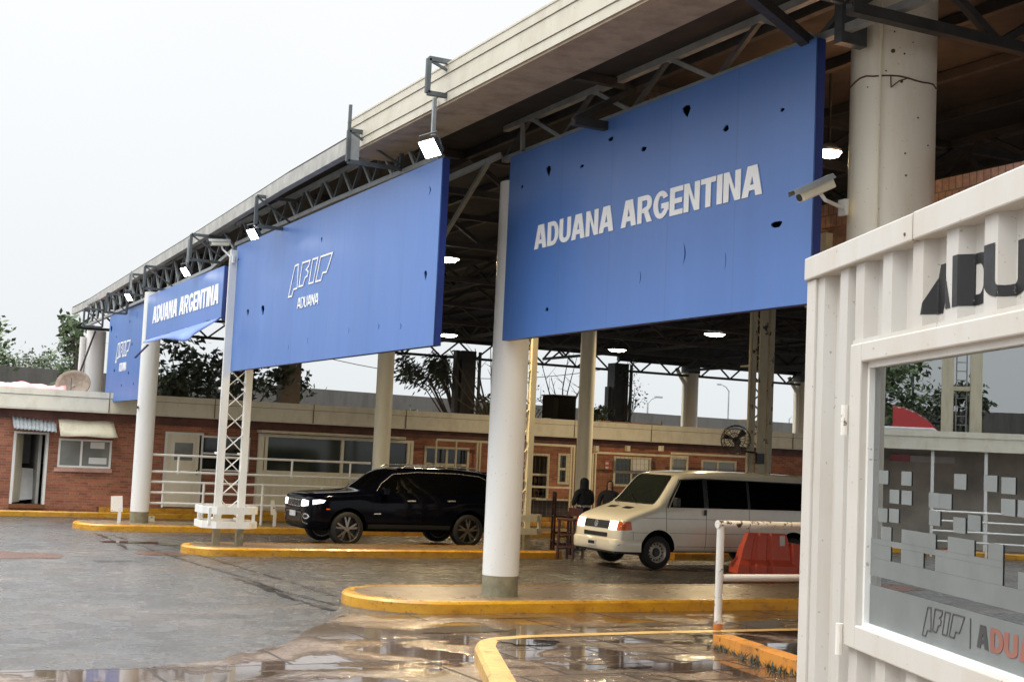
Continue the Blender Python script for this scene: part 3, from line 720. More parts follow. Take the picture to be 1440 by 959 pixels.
MB().beam((6.35, atX(1017, 18, 6.35).y, 6.12), (8.1, atX(1150, 50, 8.1).y, 6.0), .10).build('brace', M['steel_black'], cn)
# ================================================================== flood lamps
def flood(px, py, X, ztop, label, big=1.0):
    p = atX(px, py, X); t = thing('floodlight', label, 'floodlight', tuple(p), group='flood lamps hanging from the eave')
    MB().box((p.x-.022, p.y-.022, p.z+.14), (p.x+.022, p.y+.022, ztop)).build('hanger', M['steel_lite'], t)
    d = Vector((-.80, -.15, -.58)).normalized(); r = d.cross(Vector((0, 0, 1))).normalized(); u = r.cross(d)
    w, h = .15*big, .10*big
    def P(a, b, c): return p+r*a+u*b+d*c
    v = [P(-w, -h, .05), P(w, -h, .05), P(w, h, .05), P(-w, h, .05), P(-w*.7, -h*.7, -.06), P(w*.7, -h*.7, -.06), P(w*.7, h*.7, -.06), P(-w*.7, h*.7, -.06)]
    MB().add(v, [(7, 6, 5, 4), (0, 1, 5, 4), (1, 2, 6, 5), (2, 3, 7, 6), (3, 0, 4, 7)]).build('housing', M['steel'], t)
    MB().add([P(-w*.93, -h*.93, .048), P(w*.93, -h*.93, .048), P(w*.93, h*.93, .048), P(-w*.93, h*.93, .048)], [(0, 1, 2, 3)]).build('lens', M['flood'], t)
    MB().tube([P(-w-.02, 0, 0), P(-w-.02, .16, -.03), P(w+.02, .16, -.03), P(w+.02, 0, 0)], .012, 6).build('yoke', M['steel'], t)
    L = bpy.data.lights.new('flood_beam', 'SPOT'); L.energy = 420*big; L.spot_size = radians(120); L.spot_blend = .8; L.shadow_soft_size = .12; L.color = (.95, .97, 1)
    o = bpy.data.objects.new('flood_beam', L); COL.objects.link(o); o.parent = t; o.location = d*.1
    o.rotation_euler = d.to_track_quat('-Z', 'Y').to_euler()
flood(608, 207, 6.25, 6.32, 'lit floodlight hanging over the right end of the second blue sign', 1.15)
flood(358, 328, 6.35, 6.2, 'lit floodlight over the left end of the second blue sign')
flood(263, 381, 6.35, 6.2, 'lit floodlight over the torn ADUANA ARGENTINA sign')
flood(183, 417, 6.45, 6.2, 'lit floodlight over the farthest blue sign')
# ceiling lamps
for (px, py, Z, lab) in ((625, 364, 5.85, 'oval ceiling lamp glowing beside the right edge of the second sign'), (630, 471, 5.8, 'oval ceiling lamp glowing low between the two big signs'), (868, 492, 5.8, 'oval ceiling lamp glowing above the roof cooling unit'), (1005, 470, 5.85, 'oval ceiling lamp glowing left of the peeling cream tower'), (1166, 214, 5.6, 'oval ceiling lamp glowing behind the security camera'), (604, 476, 5.8, 'faint ceiling lamp at the lower corner of the second sign')):
    p = atZ(px, py, Z); k = max(1, min(1.35, p.length/22)); t = thing('ceiling_lamp', lab, 'ceiling lamp', tuple(p), group='lamps under the canopy')
    s = .9 if px != 604 else .55
    rx = .27*k*s if px != 1166 else .15
    def oval(r, z): return [(p.x+r*cos(2*pi*i/24), p.y+r*.8*sin(2*pi*i/24), z) for i in range(24)]
    v = oval(rx*.3, p.z+.10)+oval(rx*1.02, p.z+.03)+oval(rx*1.02, p.z)
    MB().add(v, [(r*24+i, r*24+(i+1) % 24, (r+1)*24+(i+1) % 24, (r+1)*24+i) for r in range(2) for i in range(24)]+[tuple(range(24))]).build('housing', M['steel_lite'], t, smooth=True)
    v = oval(rx, p.z+.002)+oval(rx*.75, p.z-.05)+oval(rx*.3, p.z-.07)
    MB().add(v, [(r*24+i, r*24+(i+1) % 24, (r+1)*24+(i+1) % 24, (r+1)*24+i) for r in range(2) for i in range(24)]+[tuple(range(48, 72))]).build('lens', M['tube'], t, smooth=True)
    MB().box((p.x-.012, p.y-.012, p.z+.09), (p.x+.012, p.y+.012, 6.5)).build('rod', M['steel_black'], t)
    L = bpy.data.lights.new('lamp_glow', 'AREA'); L.shape = 'DISK'; L.size = .4; L.energy = 85 if px in (630, 868, 604) else (100 if px == 1166 else 230); L.color = (1, .76, .42)
    o = bpy.data.objects.new('lamp_glow', L); COL.objects.link(o); o.parent = t; o.location = (0, 0, -.09)
# ================================================================== signs
def sign(label, X, y0, y1, z0, z1, holes, group='blue hoarding signs on the canopy front', depth=.10, rag=None):
    """y0 = far end (left in view), y1 = near end"""
    t = thing('hoarding', label, 'sign', (X, (y0+y1)/2, z0), group=group)
    fr = ((X, y0, z0), (0, -1, 0), (0, 0, 1), (-1, 0, 0))
    W, Hh = y0-y1, z1-z0
    outer = [(0, 0), (W, 0), (W, Hh), (0, Hh)] if rag is None else rag
    sp = [outer]
    for (px, py, rw, rh, kind) in holes:
        q = atX(px, py, X); cx, cy = y0-q.y, q.z-z0
        if kind != 'c': rw, rh = rw*1.12, rh*.60
        if not (.06 < cx < W-.06 and .06 < cy < Hh-.06): continue
        if kind == 'c':   # crescent tear
            sp.append([(cx-rw+rw*1.2*sin(pi*i/6), cy+rh-2*rh*i/6) for i in range(7)]+[(cx-rw+rw*2.2*sin(pi*i/6), cy-rh+2*rh*i/6) for i in range(1, 6)])
        elif kind == 'v':
            sp.append([(cx-rw, cy+rh*.7), (cx-rw*.3, cy+rh), (cx+rw*.7, cy+rh*.8), (cx+rw, cy+rh*.2), (cx+rw*.35, cy-rh), (cx, cy-rh*.8), (cx-rw*.7, cy)])
        else:
            sp.append([(cx+rw*(1+.18*sin(3*a+px))*cos(a), cy+rh*(1+.18*sin(2*a+py))*sin(a)) for a in [2*pi*i/12 for i in range(12)]])
    place_flat('panel', sp, M['vinyl'], fr, t, .008)
    e = MB(); b = .02
    e.box((X+.012, y1, z0), (X+depth, y1+b, z1)); e.box((X+.012, y0-b, z0), (X+depth, y0, z1)) if rag is None else None
    e.box((X+.012, y1+b, z1-b), (X+depth, y0-b, z1))
    if rag is None: e.box((X+.012, y1+b, z0), (X+depth, y0-b, z0+b))
    e.build('edge_frame', M['vinyl_edge'], t)
    bk = MB(); 
    for i in range(1, max(2, int(W/1.1))): yy = y0-W*i/max(2, int(W/1.1)); bk.box((X+.02, yy-.02, z0+.03), (X+.06, yy+.02, z1-.03))
    bk.box((X+.062, y1+.03, z0+.03 if rag is None else z0+.3), (X+.07, y0-.03, z1-.03))  # near-black sheet: paints the canopy's shade behind the torn holes
    bk.build('frame_and_shade_sheet', M['dark'], t)
    return t, fr, W, Hh
def txt(t, fr, name, s, mat='white_letter', off=.014, ext=.004):
    o, u, v, n = [Vector(a) for a in fr]; place_flat(name, s, M[mat], (o+n*off, u, v, n), t, ext)
def two_words(t, fr, a, b, c, d):
    w1 = text_splines('ADUANA', .225)[1]; w2 = text_splines('ARGENTINA', .225)[1]; w = w1+w2+.40; k = (b-a)/w
    txt(t, fr, 'lettering', fit_text('ADUANA', .225, a, a+w1*k, c, d)); txt(t, fr, 'lettering', fit_text('ARGENTINA', .225, b-w2*k, b, c, d))
s1, f1, W, Hh = sign('large blue sign with big white ADUANA ARGENTINA lettering and torn holes, nearest the camera', 7.85, 16.13, 9.78, 3.53, 6.0,
    [(966, 157, .075, .115, 'v'), (772, 241, .06, .12, 'v'), (860, 196, .05, .05, 'o'), (906, 210, .05, .05, 'o'), (1022, 181, .045, .05, 'o'), (819, 234, .04, .04, 'o'), (735, 263, .03, .035, 'o'), (1101, 155, .03, .03, 'o'), (963, 357, .025, .13, 'c'), (1093, 316, .075, .06, 'o'), (901, 390, .016, .08, 'c'), (1021, 367, .012, .10, 'c'), (770, 435, .035, .05, 'o')])
two_words(s1, f1, 16.13-15.30, 16.13-10.53, 4.65-3.53, 4.955-3.53)
q0 = atX(332, 347, 6.75); q1 = atX(623, 223, 6.75); qb = atX(604, 479.5, 6.75)
s2, f2, W, Hh = sign('wide blue sign with a small outlined logo over ADUANA, right of the white lattice tower', 6.75, q0.y-.1, q1.y, 3.37, 5.80,
    [(349, 440, .07, .12, 'v'), (370, 437, .09, .17, 'v'), (599, 388, .045, .12, 'v'), (453, 338, .03, .09, 'v'), (605, 268, .04, .07, 'c'), (491, 465, .02, .06, 'c'), (564, 459, .03, .05, 'c'), (533, 459, .03, .05, 'c'), (433, 479, .02, .07, 'c'), (336, 365, .04, .05, 'o'), (406, 488, .02, .05, 'c')])
y0_ = q0.y-.1
txt(s2, f2, 'logo', logo_splines(y0_-22.25, y0_-20.0, 4.50-3.37, 5.04-3.37, .028))
txt(s2, f2, 'lettering', fit_text('ADUANA', .12, y0_-21.70, y0_-20.60, 4.27-3.37, 4.45-3.37, .07))
# torn sign: lower edge ripped, a flap hanging
q0 = atX(209, 418, 6.55); q1 = atX(316, 371, 6.55); qa = atX(208, 478, 6.55); qc = atX(313, 446, 6.55)
W3 = q0.y-q1.y; zz = 4.35; H3 = 5.42-zz
rag = [(0, qa.z-zz)]+[(W3*i/14, (qa.z-zz)+((qc.z-zz)-(qa.z-zz))*i/14+.02*sin(i*1.7)) for i in range(1, 14)]+[(W3, qc.z-zz), (W3, H3), (0, H3)]
s3, f3, W, Hh = sign('torn blue sign reading ADUANA ARGENTINA with a loose flap hanging below it', 6.55, q0.y, q1.y, zz, 5.42, [], rag=rag)
two_words(s3, f3, q0.y-32.35, q0.y-26.2, 4.70-zz, 5.10-zz)
fl = MB(); n = 22; rows = 7; v = []
low = [(0, -.02), (.06, -.10), (.2, -.12), (.35, -.13), (.45, -.17), (.6, -.26), (.75, -.36), (.85, -.42), (.9, -.34), (.95, -.15), (1, 0)]
def lerp_tab(x):
    for (a, ya), (b, yb) in zip(low, low[1:]):
        if a <= x <= b: return ya+(yb-ya)*(x-a)/(b-a)
    return 0
for r in range(rows+1):
    for i in range(n+1):
        s_ = i/n; yy = q0.y-W3*s_; top = qa.z+(qc.z-qa.z)*s_; k = r/rows
        v.append((6.55-.02-.34*sin(k*1.5)*min(1, -lerp_tab(s_)*3.2)-.04*sin(s_*17)*k, yy, top+lerp_tab(s_)*1.05*k))
fl.add(v, [(r*(n+1)+i, r*(n+1)+i+1, (r+1)*(n+1)+i+1, (r+1)*(n+1)+i) for r in range(rows) for i in range(n)])
fo_ = fl.build('torn_flap', plain('blue_vinyl_back', (.11, .19, .50), .5, 0, .12, 2), s3, smooth=True)
sm = fo_.modifiers.new('thick', 'SOLIDIFY'); sm.thickness = .006
MB().beam(atX(208, 485, 6.5), atX(190, 503, 6.42), .05, .02).build('loose_strip', M['vinyl_edge'], s3)
q0 = atX(155, 446, 7.1)
s4, f4, W, Hh = sign('farthest blue sign with a small white outlined logo, left of the second white column', 7.1, 41.25, 34.9, 3.0, 5.56,
    [(157, 463, .12, .16, 'o'), (183, 453, .05, .09, 'v'), (164, 474, .06, .06, 'o'), (161, 521, .07, .08, 'o'), (181, 525, .07, .08, 'o'), (193, 443, .05, .12, 'c'), (171, 542, .05, .07, 'o'), (188, 540, .04, .06, 'o'), (186, 484, .05, .09, 'o')])
txt(s4, f4, 'logo', logo_splines(41.25-39.9, 41.25-37.8, 4.10-3.0, 4.67-3.0, .045))
txt(s4, f4, 'lettering', fit_text('ADUANA', .14, 41.25-39.25, 41.25-38.2, 3.83-3.0, 4.07-3.0, .07))
# ================================================================== security cameras
def cctv(p, aim, label, back):
    t = thing('security_camera', label, 'security camera', tuple(p), group='security cameras')
    d = Vector(aim).normalized(); r = d.cross(Vector((0, 0, 1))).normalized(); u = r.cross(d); p = Vector(p)
    def P(a, b, c): return p+r*a+u*b+d*c
    def bx(a0, a1, b0, b1, c0, c1): return MB().add([P(a, b, c) for c in (c0, c1) for b in (b0, b1) for a in (a0, a1)], [(0, 1, 3, 2), (4, 6, 7, 5), (0, 4, 5, 1), (2, 3, 7, 6), (0, 2, 6, 4), (1, 5, 7, 3)])
    bx(-.055, .055, -.05, .05, -.20, .17).build('body', M['cream_col'], t, bevel=.012)
    MB().add([P(-.07, .03, -.22), P(-.07, .03, .23), P(-.045, .075, .23), P(.045, .075, .23), P(.07, .03, .23), P(.07, .03, -.22), P(.045, .075, -.22), P(-.045, .075, -.22)], [(0, 1, 2, 7), (7, 2, 3, 6), (6, 3, 4, 5)]).build('sunshield', M['steel_lite'], t)
    MB().cyl(P(0, -.005, .165), P(0, -.005, .18), .036).build('lens', M['glass'], t)
    b = Vector(back)
    MB().tube([P(0, -.05, -.05), P(0, -.12, -.07), b+Vector((0, 0, -.02)), b], .018, 8).build('arm', M['white2'], t)
    MB().box((b.x-.02, b.y-.05, b.z-.09), (b.x+.02, b.y+.05, b.z+.06)).build('wall_plate', M['white2'], t)
nd = Vector((8.75, 9.65)).normalized()
bk = atX(1186, 290, 8.2)
cctv(atX(1145, 268, 7.68), (-.88, .10, -.45), 'grey security camera on the thick weathered column by the container', bk)
cctv(atX(317, 345, 6.55)+Vector((-.14, -.05, .02)), (-.97, -.12, -.10), 'small grey security camera on top of the white lattice tower', (6.66, 25.76, 5.55))
# ================================================================== brick building
YB = 40.2
def B(px, py, Y=YB):
    p = atY(px, py, Y); return p.x, p.z
bb = thing('brick_building', 'long low red brick customs office with a cream metal fascia', 'building', (20, 43, gz(43)))
FT, FM, FB = B(145, 552)[1], B(145, 561)[1], B(145, 579)[1]
XL, XR = 4.05, 45.0
def rect(a, b, c, d):  # px corners: left-top, right-bottom -> x0,x1,z0,z1
    x0, z1 = B(a, b); x1, z0 = B(c, d); return x0, x1, z0, z1
wd1 = rect(21, 606, 61, 709); ww1 = rect(83, 616, 155, 659); wd2 = rect(236, 610, 277, 713); ww2 = rect(281, 612, 349, 664)
bay = rect(362, 609, 573, 722)
ww3 = rect(597, 627, 657, 690); ww4 = rect(746, 637, 770, 703); ww5 = rect(785, 637, 800, 681); ww6 = rect(863, 641, 914, 685); ww7 = rect(944, 642, 966, 690); ww8 = rect(986, 646, 1034, 690)
wd1 = (wd1[0], B(62, 709)[0]-.02, .02, wd1[3])
holes = [wd1, ww1, wd2, ww2, (bay[0]+.08, bay[1]-.08, bay[2]+.95, bay[3]-.06), ww3, ww4, ww5, ww6, ww7, ww8]
sp = [[(XL, -.2), (XR, -.2), (XR, FB+.03), (XL, FB+.03)]]+[[(a, c), (b, c), (b, d), (a, d)] for a, b, c, d in holes]
place_flat('wall', sp, M['brick'], ((0, YB+.1, 0), (1, 0, 0), (0, 0, 1), (0, -1, 0)), bb, .1)
MB().box((XL, YB+.2, -.4), (XL+.2, 47, FB)).box((XL, 47, -.4), (XR, 47.2, FB)).build('wall', M['brickY'], bb)
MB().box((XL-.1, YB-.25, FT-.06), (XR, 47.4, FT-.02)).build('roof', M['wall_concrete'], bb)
fa = MB(); XF0, XF1 = XL-.12, XR
fa.box((XF0, YB-.32, FM+.012), (XF1, YB-.28, FT)); fa.box((XF0, YB-.30, FB), (XF1, YB-.26, FM)); fa.box((XF0, YB-.29, FB-.04), (XF1, YB-.0, FB-.002))
fa.build('fascia', M['office_fascia'], bb)
jn = MB()
for x in [XF0+.02+3.05*i for i in range(14)]: jn.box((x-.012, YB-.325, FB-.02), (x+.012, YB-.20, FT+.005))
jn.box((XF0, YB-.285, FM), (XF1, YB-.26, FM+.012)); jn.build('fascia_joint', plain('brown_joint', (.20, .15, .10), .6), bb)
MB().box((XL, YB-.012, FB-.30), (XR, YB-.002, FB-.03)).build('under_fascia_band', plain('dark_brick', (.11, .04, .028), .6, 0, .4, 3), bb)  # darker red-brown strip along the wall top, just below the fascia
# rooms behind the openings
MB().box((XL+.2, 42.3, -.3), (XR, 42.4, FB)).build('room_wall', plain('grey_room_wall', (.42, .42, .40), .8), bb)
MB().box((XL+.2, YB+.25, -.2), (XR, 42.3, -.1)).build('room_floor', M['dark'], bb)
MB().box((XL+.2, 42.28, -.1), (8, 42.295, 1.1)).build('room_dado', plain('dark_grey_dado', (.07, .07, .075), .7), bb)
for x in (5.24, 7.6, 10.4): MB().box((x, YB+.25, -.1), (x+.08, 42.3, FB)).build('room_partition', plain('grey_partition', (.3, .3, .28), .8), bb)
def frame(nm, x0, x1, z0, z1, w=.055, mull=(), trans=(), y=YB, mat='white2', d=.07, pane='glass', inset_=.03):
    f = MB(); ya, yb = y-inset_, y-inset_+d
    f.box((x0, ya, z0), (x0+w, yb, z1)); f.box((x1-w, ya, z0), (x1, yb, z1)); f.box((x0+w, ya, z1-w), (x1-w, yb, z1)); f.box((x0+w, ya, z0), (x1-w, yb, z0+w))
    for m in mull: f.box((m-w/2, ya+.004, z0+w), (m+w/2, yb-.004, z1-w))
    for m in trans: f.box((x0+w, ya+.008, m-w/2), (x1-w, yb-.008, m+w/2))
    o = f.build(nm, M[mat], bb)
    if pane: MB().box((x0+w*.5, yb-.03, z0+w*.5), (x1-w*.5, yb-.02, z1-w*.5)).build('pane', M[pane], o)
    return o
# open doorway with corrugated hood
x0, x1, z0, z1 = wd1
f = MB().box((x0-.02, YB-.03, z0), (x0+.05, YB+.22, z1)).box((x1-.05, YB-.03, z0), (x1+.02, YB+.22, z1)).box((x0+.05, YB-.03, z1-.06), (x1-.05, YB+.22, z1))
df = f.build('door_frame', M['white2'], bb)
MB().add([(x0+.06, YB+.2, z0+.02), (x0+.30, YB+.75, z0+.02), (x0+.30, YB+.75, z1-.07), (x0+.06, YB+.2, z1-.07), (x0+.10, YB+.2, z0+.02), (x0+.34, YB+.75, z0+.02), (x0+.34, YB+.75, z1-.07), (x0+.10, YB+.2, z1-.07)], [(0,1,2,3),(4,5,6,7),(0,1,5,4),(3,2,6,7),(0,3,7,4),(1,2,6,5)]).build('door_leaf', M['cream_col'], df)
MB().box((x0-.02, YB-.1, z0-.12), (x1+.02, YB+.25, z0+.0)).build('doorstep', M['porch'], bb)
nb = thing('notice_board', 'white printed board leaning inside the open doorway', 'board', (x0+.5, YB+.9, z0))
MB().add([(x0+.26, YB+.75, z0+.05), (x0+.72, YB+.85, z0+.1), (x0+.84, YB+1.1, z0+.95), (x0+.32, YB+1.0, z0+.98), (x0+.26, YB+.78, z0+.05), (x0+.72, YB+.88, z0+.1), (x0+.84, YB+1.13, z0+.95), (x0+.32, YB+1.03, z0+.98)], [(0,1,2,3),(7,6,5,4),(0,1,5,4),(1,2,6,5),(2,3,7,6),(3,0,4,7)]).build('sheet', M['paper'], nb)
def hood(pts, mat, corr=0, nm='awning'):
    (ax, az), (bx, bz), (cx, cz), (dx, dz) = [B(*p) for p in pts]   # back-left, back-right, front-left, front-right
    mb = MB(); n = 60 if corr else 12; v = []
    for r in range(4):
        k = r/3
        for i in range(n+1):
            s = i/n; x = (ax+(bx-ax)*s)*(1-k)+(cx+(dx-cx)*s)*k; z = (az+(bz-az)*s)*(1-k)+(cz+(dz-cz)*s)*k
            v.append((x*(1-.012*k), YB-.03-.45*k, z+(corr*sin(s*pi*22) if corr else .012*sin(s*9+k*4))))
    mb.add(v, [(r*(n+1)+i, r*(n+1)+i+1, (r+1)*(n+1)+i+1, (r+1)*(n+1)+i) for r in range(3) for i in range(n)])
    o = mb.build(nm, M[mat], bb, smooth=True); s = o.modifiers.new('thick', 'SOLIDIFY'); s.thickness = .02
hood([(17, 586), (79, 594), (20, 603), (80, 608)], 'steel_lite', .018, 'door_hood')
hood([(82, 590), (159, 594), (85, 613), (166, 616)], 'cream', 0, 'window_hood')
frame('window', *ww1, mull=((ww1[0]+ww1[1])/2-.1,), pane='glass_pale')
w1m = (ww1[0]+ww1[1])/2
MB().box((w1m+.12, YB-.002, ww1[2]+.12), (ww1[1]-.12, YB+.003, ww1[2]+.30)).build('window_notice', M['paper'], bb)
MB().box((w1m+.14, YB-.002, ww1[2]+.56), (ww1[1]-.2, YB+.003, ww1[2]+.74)).build('window_notice', M['paper'], bb)
MB().box((ww1[0]-.08, YB-.05, ww1[2]-.12), (ww1[1]+.04, YB+.0, ww1[2]-.005)).build('sill', M['brick_soldier'], bb)
# closed door and its window
x0, x1, z0, z1 = wd2
dr = MB().box((x0, YB-.03, z0), (x1, YB+.05, z1)).build('door', M['cream_col'], bb)
MB().box((x0+.22, YB-.045, z1-.75), (x1-.24, YB-.032, z1-.24)).build('pane', M['glass_pale'], dr)
MB().box((x0+.17, YB-.04, z1-.80), (x0+.22, YB-.031, z1-.19)).box((x1-.24, YB-.04, z1-.80), (x1-.19, YB-.031, z1-.19)).build('glazing_bead', M['white2'], dr)
MB().box((x1-.11, YB-.10, z0+.95), (x1-.08, YB-.03, z0+1.1)).build('handle', M['steel'], dr)
MB().box((x0-.07, YB-.035, z0), (x0, YB+.06, z1+.07)).box((x1, YB-.035, z0), (x1+.06, YB+.06, z1+.07)).box((x0, YB-.035, z1), (x1, YB+.06, z1+.07)).build('door_frame', M['white2'], bb)
frame('window', *ww2, mull=(ww2[0]+.62,), trans=(ww2[2]+.52,), pane='glass')
# the glazed bay with panelled base
x0, x1, z0, z1 = bay; zs = B(373, 665)[1]
bayo = MB().box((x0, YB-.24, z0+.05), (x1, YB-.19, zs))
for k in range(int((x1-x0)/.19)): bayo.box((x0+.05+k*.19, YB-.262, z0+.06), (x0+.08+k*.19, YB-.24, zs-.02))
bayo.build('bay_panel', M['cream_col'], bb)
MB().box((x0, YB-.19, z0), (x1, YB-.01, zs-.01)).build('bay_base', M['cream_col'], bb)
m1, m2, m3 = B(372, 640)[0], B(478, 640)[0], B(548, 640)[0]
frame('window', x0, x1, zs, z1, .09, mull=(m1-.14, m1-.02, m2, m3+.55), y=YB-.2, mat='cream_col', pane='glass_green', d=.12)
MB().box((x0-.05, YB-.55, z1+.02), (B(562, 613)[0], YB-.1, z1+.10)).build('bay_hood', M['cream'], bb)
fr = ((ww3, (B(628, 640)[0],), (B(600, 652)[1],), 'glass'), (ww4, (), (B(750, 667)[1],), None), (ww5, (B(797, 650)[0],), (B(785, 659)[1],), 'glass'), (ww6, (B(888, 650)[0],), (B(864, 663)[1],), 'glass_green'), (ww7, (), (), 'glass_pale'), (ww8, (B(1009, 650)[0],), (), 'glass_pale'))
for r, mu, tr, pn in fr: frame('window', *r, mull=mu, trans=tr, mat='cream', pane=pn, w=.075)
MB().box((B(890, 645)[0], YB-.02, B(890, 662)[1]), (B(912, 645)[0], YB-.012, B(890, 645)[1])).build('window_notice', M['paper'], bb)
MB().box((B(749, 700)[0]-.05, YB-.35, .55), (B(800, 700)[0], YB-.0, .60)).build('counter', M['cream'], bb)
MB().box((B(748, 700)[0], YB-.03, -.05), (B(800, 700)[0], YB-.004, .55)).build('counter_front', plain('dark_counter', (.05, .04, .035), .5), bb)
# pipe-frame cages in front of the windows
def cage(px0, px1, pyt, pyb, posts, Y, mesh=False):
    x0, z1 = B(px0, pyt, Y); x1, _ = B(px1, pyt, Y); zb = B(px0, pyb, Y)[1]; mb = MB(); w = .05
    mb.beam((x0, Y, z1), (x1, Y, z1), w, .07)
    for p in posts: x = B(p, pyt, Y)[0]; mb.box((x-w/2, Y-w/2, zb), (x+w/2, Y+w/2, z1-.035))
    mb.build('window_cage', M['cream'], bb)
    if mesh:
        ms = MB(); n = int((x1-x0)/.16)
        for i in range(n): x = x0+.08+i*.16; ms.box((x-.0025, Y+.005, zb), (x+.0025, Y+.012, z1-.04))
        k = int((z1-zb)/.16)
        for i in range(k): z = zb+.08+i*.16; ms.box((x0, Y-.003, z-.0025), (x1, Y+.004, z+.0025))
        ms.build('wire_mesh', M['wire'], bb)
cage(614, 695, 618, 720, (614, 642, 672, 676, 693), 39.6)
cage(745, 809, 624, 742, (746, 804, 808), 38.9, True)
MB().box((B(745, 684, 38.9)[0], 38.87, B(745, 684, 38.9)[1]-.03), (B(803, 684, 38.9)[0], 38.93, B(745, 684, 38.9)[1]+.03)).build('cage_rail', M['cream'], bb)
cage(835, 968, 636, 742, (834, 838, 944, 967), 39.2, True)
cage(944, 1050, 637, 642, (), 39.3)
for px in (838, 882, 929): x, z = B(px, 633, 39.2); MB().box((x-.06, 39.1, z-.03), (x+.06, 39.25, z+.15)).build('bracket_box', M['cream'], bb)
x, z = B(853, 661); MB().box((x-.09, YB-.02, z-.02), (x+.08, YB-.005, z+.36)).build('red_notice', plain('red_notice', (.45, .10, .09), .5), bb)
MB().box((x-.06, YB-.024, z+.05), (x+.05, YB-.021, z+.12)).box((x-.06, YB-.024, z+.2), (x+.05, YB-.021, z+.27)).build('red_notice_band', M['paper'], bb)
# roof gear -----------------------------------------------------------------
ac = thing('cooling_unit', 'black box cooling unit standing on the brick building roof', 'air conditioner', tuple(atY(786, 590, 42)))
a = atY(769, 589, 42); b = atY(803, 558, 42)
MB().box((a.x, 41.6, a.z-.02), (b.x, 42.4, b.z)).build('casing', M['dark'], ac, bevel=.02)
gr = MB()
for i in range(9): z = a.z+.08+i*(b.z-a.z-.16)/8; gr.box((a.x+.27*(b.x-a.x), 41.575, z-.012), (b.x-.05, 41.598, z+.012))
gr.build('louvre', M['dark'], ac); MB().box((a.x-.03, 41.55, b.z), (b.x+.03, 42.45, b.z+.03)).build('lid', M['steel_black'], ac)
MB().box((a.x-.15, 41.7, FT-.02), (a.x+.25, 42.3, a.z+.02)).build('stand', M['rusty_cream'], ac)
cp = atY(1030, 622, 40.2)
ppx = atY(840, 596, 40.5); ppe = atY(930, 602, 40.5)
rp = thing('roof_pipe', 'thin rusty pipe lying along the roof edge right of the cooling unit', 'pipe', tuple(ppx))
MB().tube([(ppx.x, 40.5, FT+.03), (ppe.x, 40.5, FT+.03), (ppe.x, 40.5, FT+.16)], .025, 8).build('tube', M['grime'], rp)
tp = MB(); v = []; n = 30
pa = atY(0, 541, 43.5); pb = atY(85, 545, 43.5)
for r in range(5):
    for i in range(n+1):
        s = i/n; k = r/4; x = 3.2+(pb.x-3.2)*s
        v.append((x+.08*sin(k*3), 42.2+k*2.2, FT+.04+(.20+.03*sin(s*13))*sin(min(1, k*1.5)*pi*.6)+.03*sin(s*31+k*5)))
tp.add(v, [(r*(n+1)+i, r*(n+1)+i+1, (r+1)*(n+1)+i+1, (r+1)*(n+1)+i) for r in range(4) for i in range(n)])
to = tp.build('tarpaulin', M['pink'], None, smooth=True); sm = to.modifiers.new('t', 'SOLIDIFY'); sm.thickness = .02
tag(to, 'faded pink tarpaulin lying on the building roof at far left', 'tarpaulin')
dp = atY(104, 538, 43.0); dt = thing('satellite_dish', 'big weathered brown dish tilted on the roof beside the far white column', 'satellite dish', (dp.x, 43, FT))
dn = Vector((-.25, -.75, .45)).normalized(); d1 = dn.cross(Vector((0, 0, 1))).normalized(); d2 = d1.cross(dn); c0 = Vector((dp.x, 43, dp.z-.12)); v = []
for r in range(6):
    for i in range(28): a = 2*pi*i/28; rr = .52*r/5; v.append(c0+d1*(rr*cos(a))+d2*(rr*sin(a)*.95)+dn*(.16*(r/5)**2))
dm = MB().add(v, [(r*28+i, r*28+(i+1) % 28, (r+1)*28+(i+1) % 28, (r+1)*28+i) for r in range(5) for i in range(28)]).build('reflector', M['dish'], dt, smooth=True)
dm.modifiers.new('t', 'SOLIDIFY').thickness = .015
MB().tube([c0-dn*.02, c0-dn*.25+Vector((0, 0, -.2)), (dp.x, 43.2, FT-.02)], .035, 8).tube([c0+d2*-.6+dn*.15, c0+dn*.5], .012, 6).build('mount', M['steel'], dt)
# ================================================================== open shed to the left of the office (seen in the window reflection)
sh = thing('open_shed', 'open shed with a pale metal fascia continuing the brick office to the left', 'shed', (-6, 43, gz(43)))
X0s, X1s = -26, XF0-.03
MB().box((X0s, YB-.32, FM+.012), (X1s, YB-.28, FT)).box((X0s, YB-.30, FB), (X1s, YB-.26, FM+.01)).build('fascia', M['office_fascia'], sh)
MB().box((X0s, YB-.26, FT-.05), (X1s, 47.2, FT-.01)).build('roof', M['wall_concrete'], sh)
MB().box((X0s, 42.4, -.4), (X1s, 42.6, FB+.1)).build('back_wall', plain('shed_back_wall', (.58, .54, .47), .8, 0, .3, 1), sh)
for x in (1.35, -.12, -1.55, 3.6, -4.5, -8, -12): MB().box((x-.045, YB-.2, gz(40)+.1), (x+.045, YB-.11, FB)).build('post', M['white2'], sh)
MB().box((1.9, 42.3, 2.35), (2.5, 42.35, 2.56)).build('red_stripe', M['truck_red'], sh); MB().box((.6, 42.3, 2.35), (1.9, 42.35, 2.54)).build('white_stripe', M['white2'], sh)
fr_ = thing('shed_railing', 'white four bar railing in front of the open shed', 'railing', (0, 38.2, gz(38)), group='white tube railings')
rl = MB()
for z in (1.0, .74, .46, .18): rl.cyl((1.44, 38.2, z), (-14, 38.2, z), .028, n=8)
for x in (1.44, 0, -1.5, -3, -6, -9, -12): rl.cyl((x, 38.2, gz(38)-.05), (x, 38.2, 1.0 if x < 1.4 else 1.3), .03, n=8)
rl.build('bars', M['white2'], fr_)
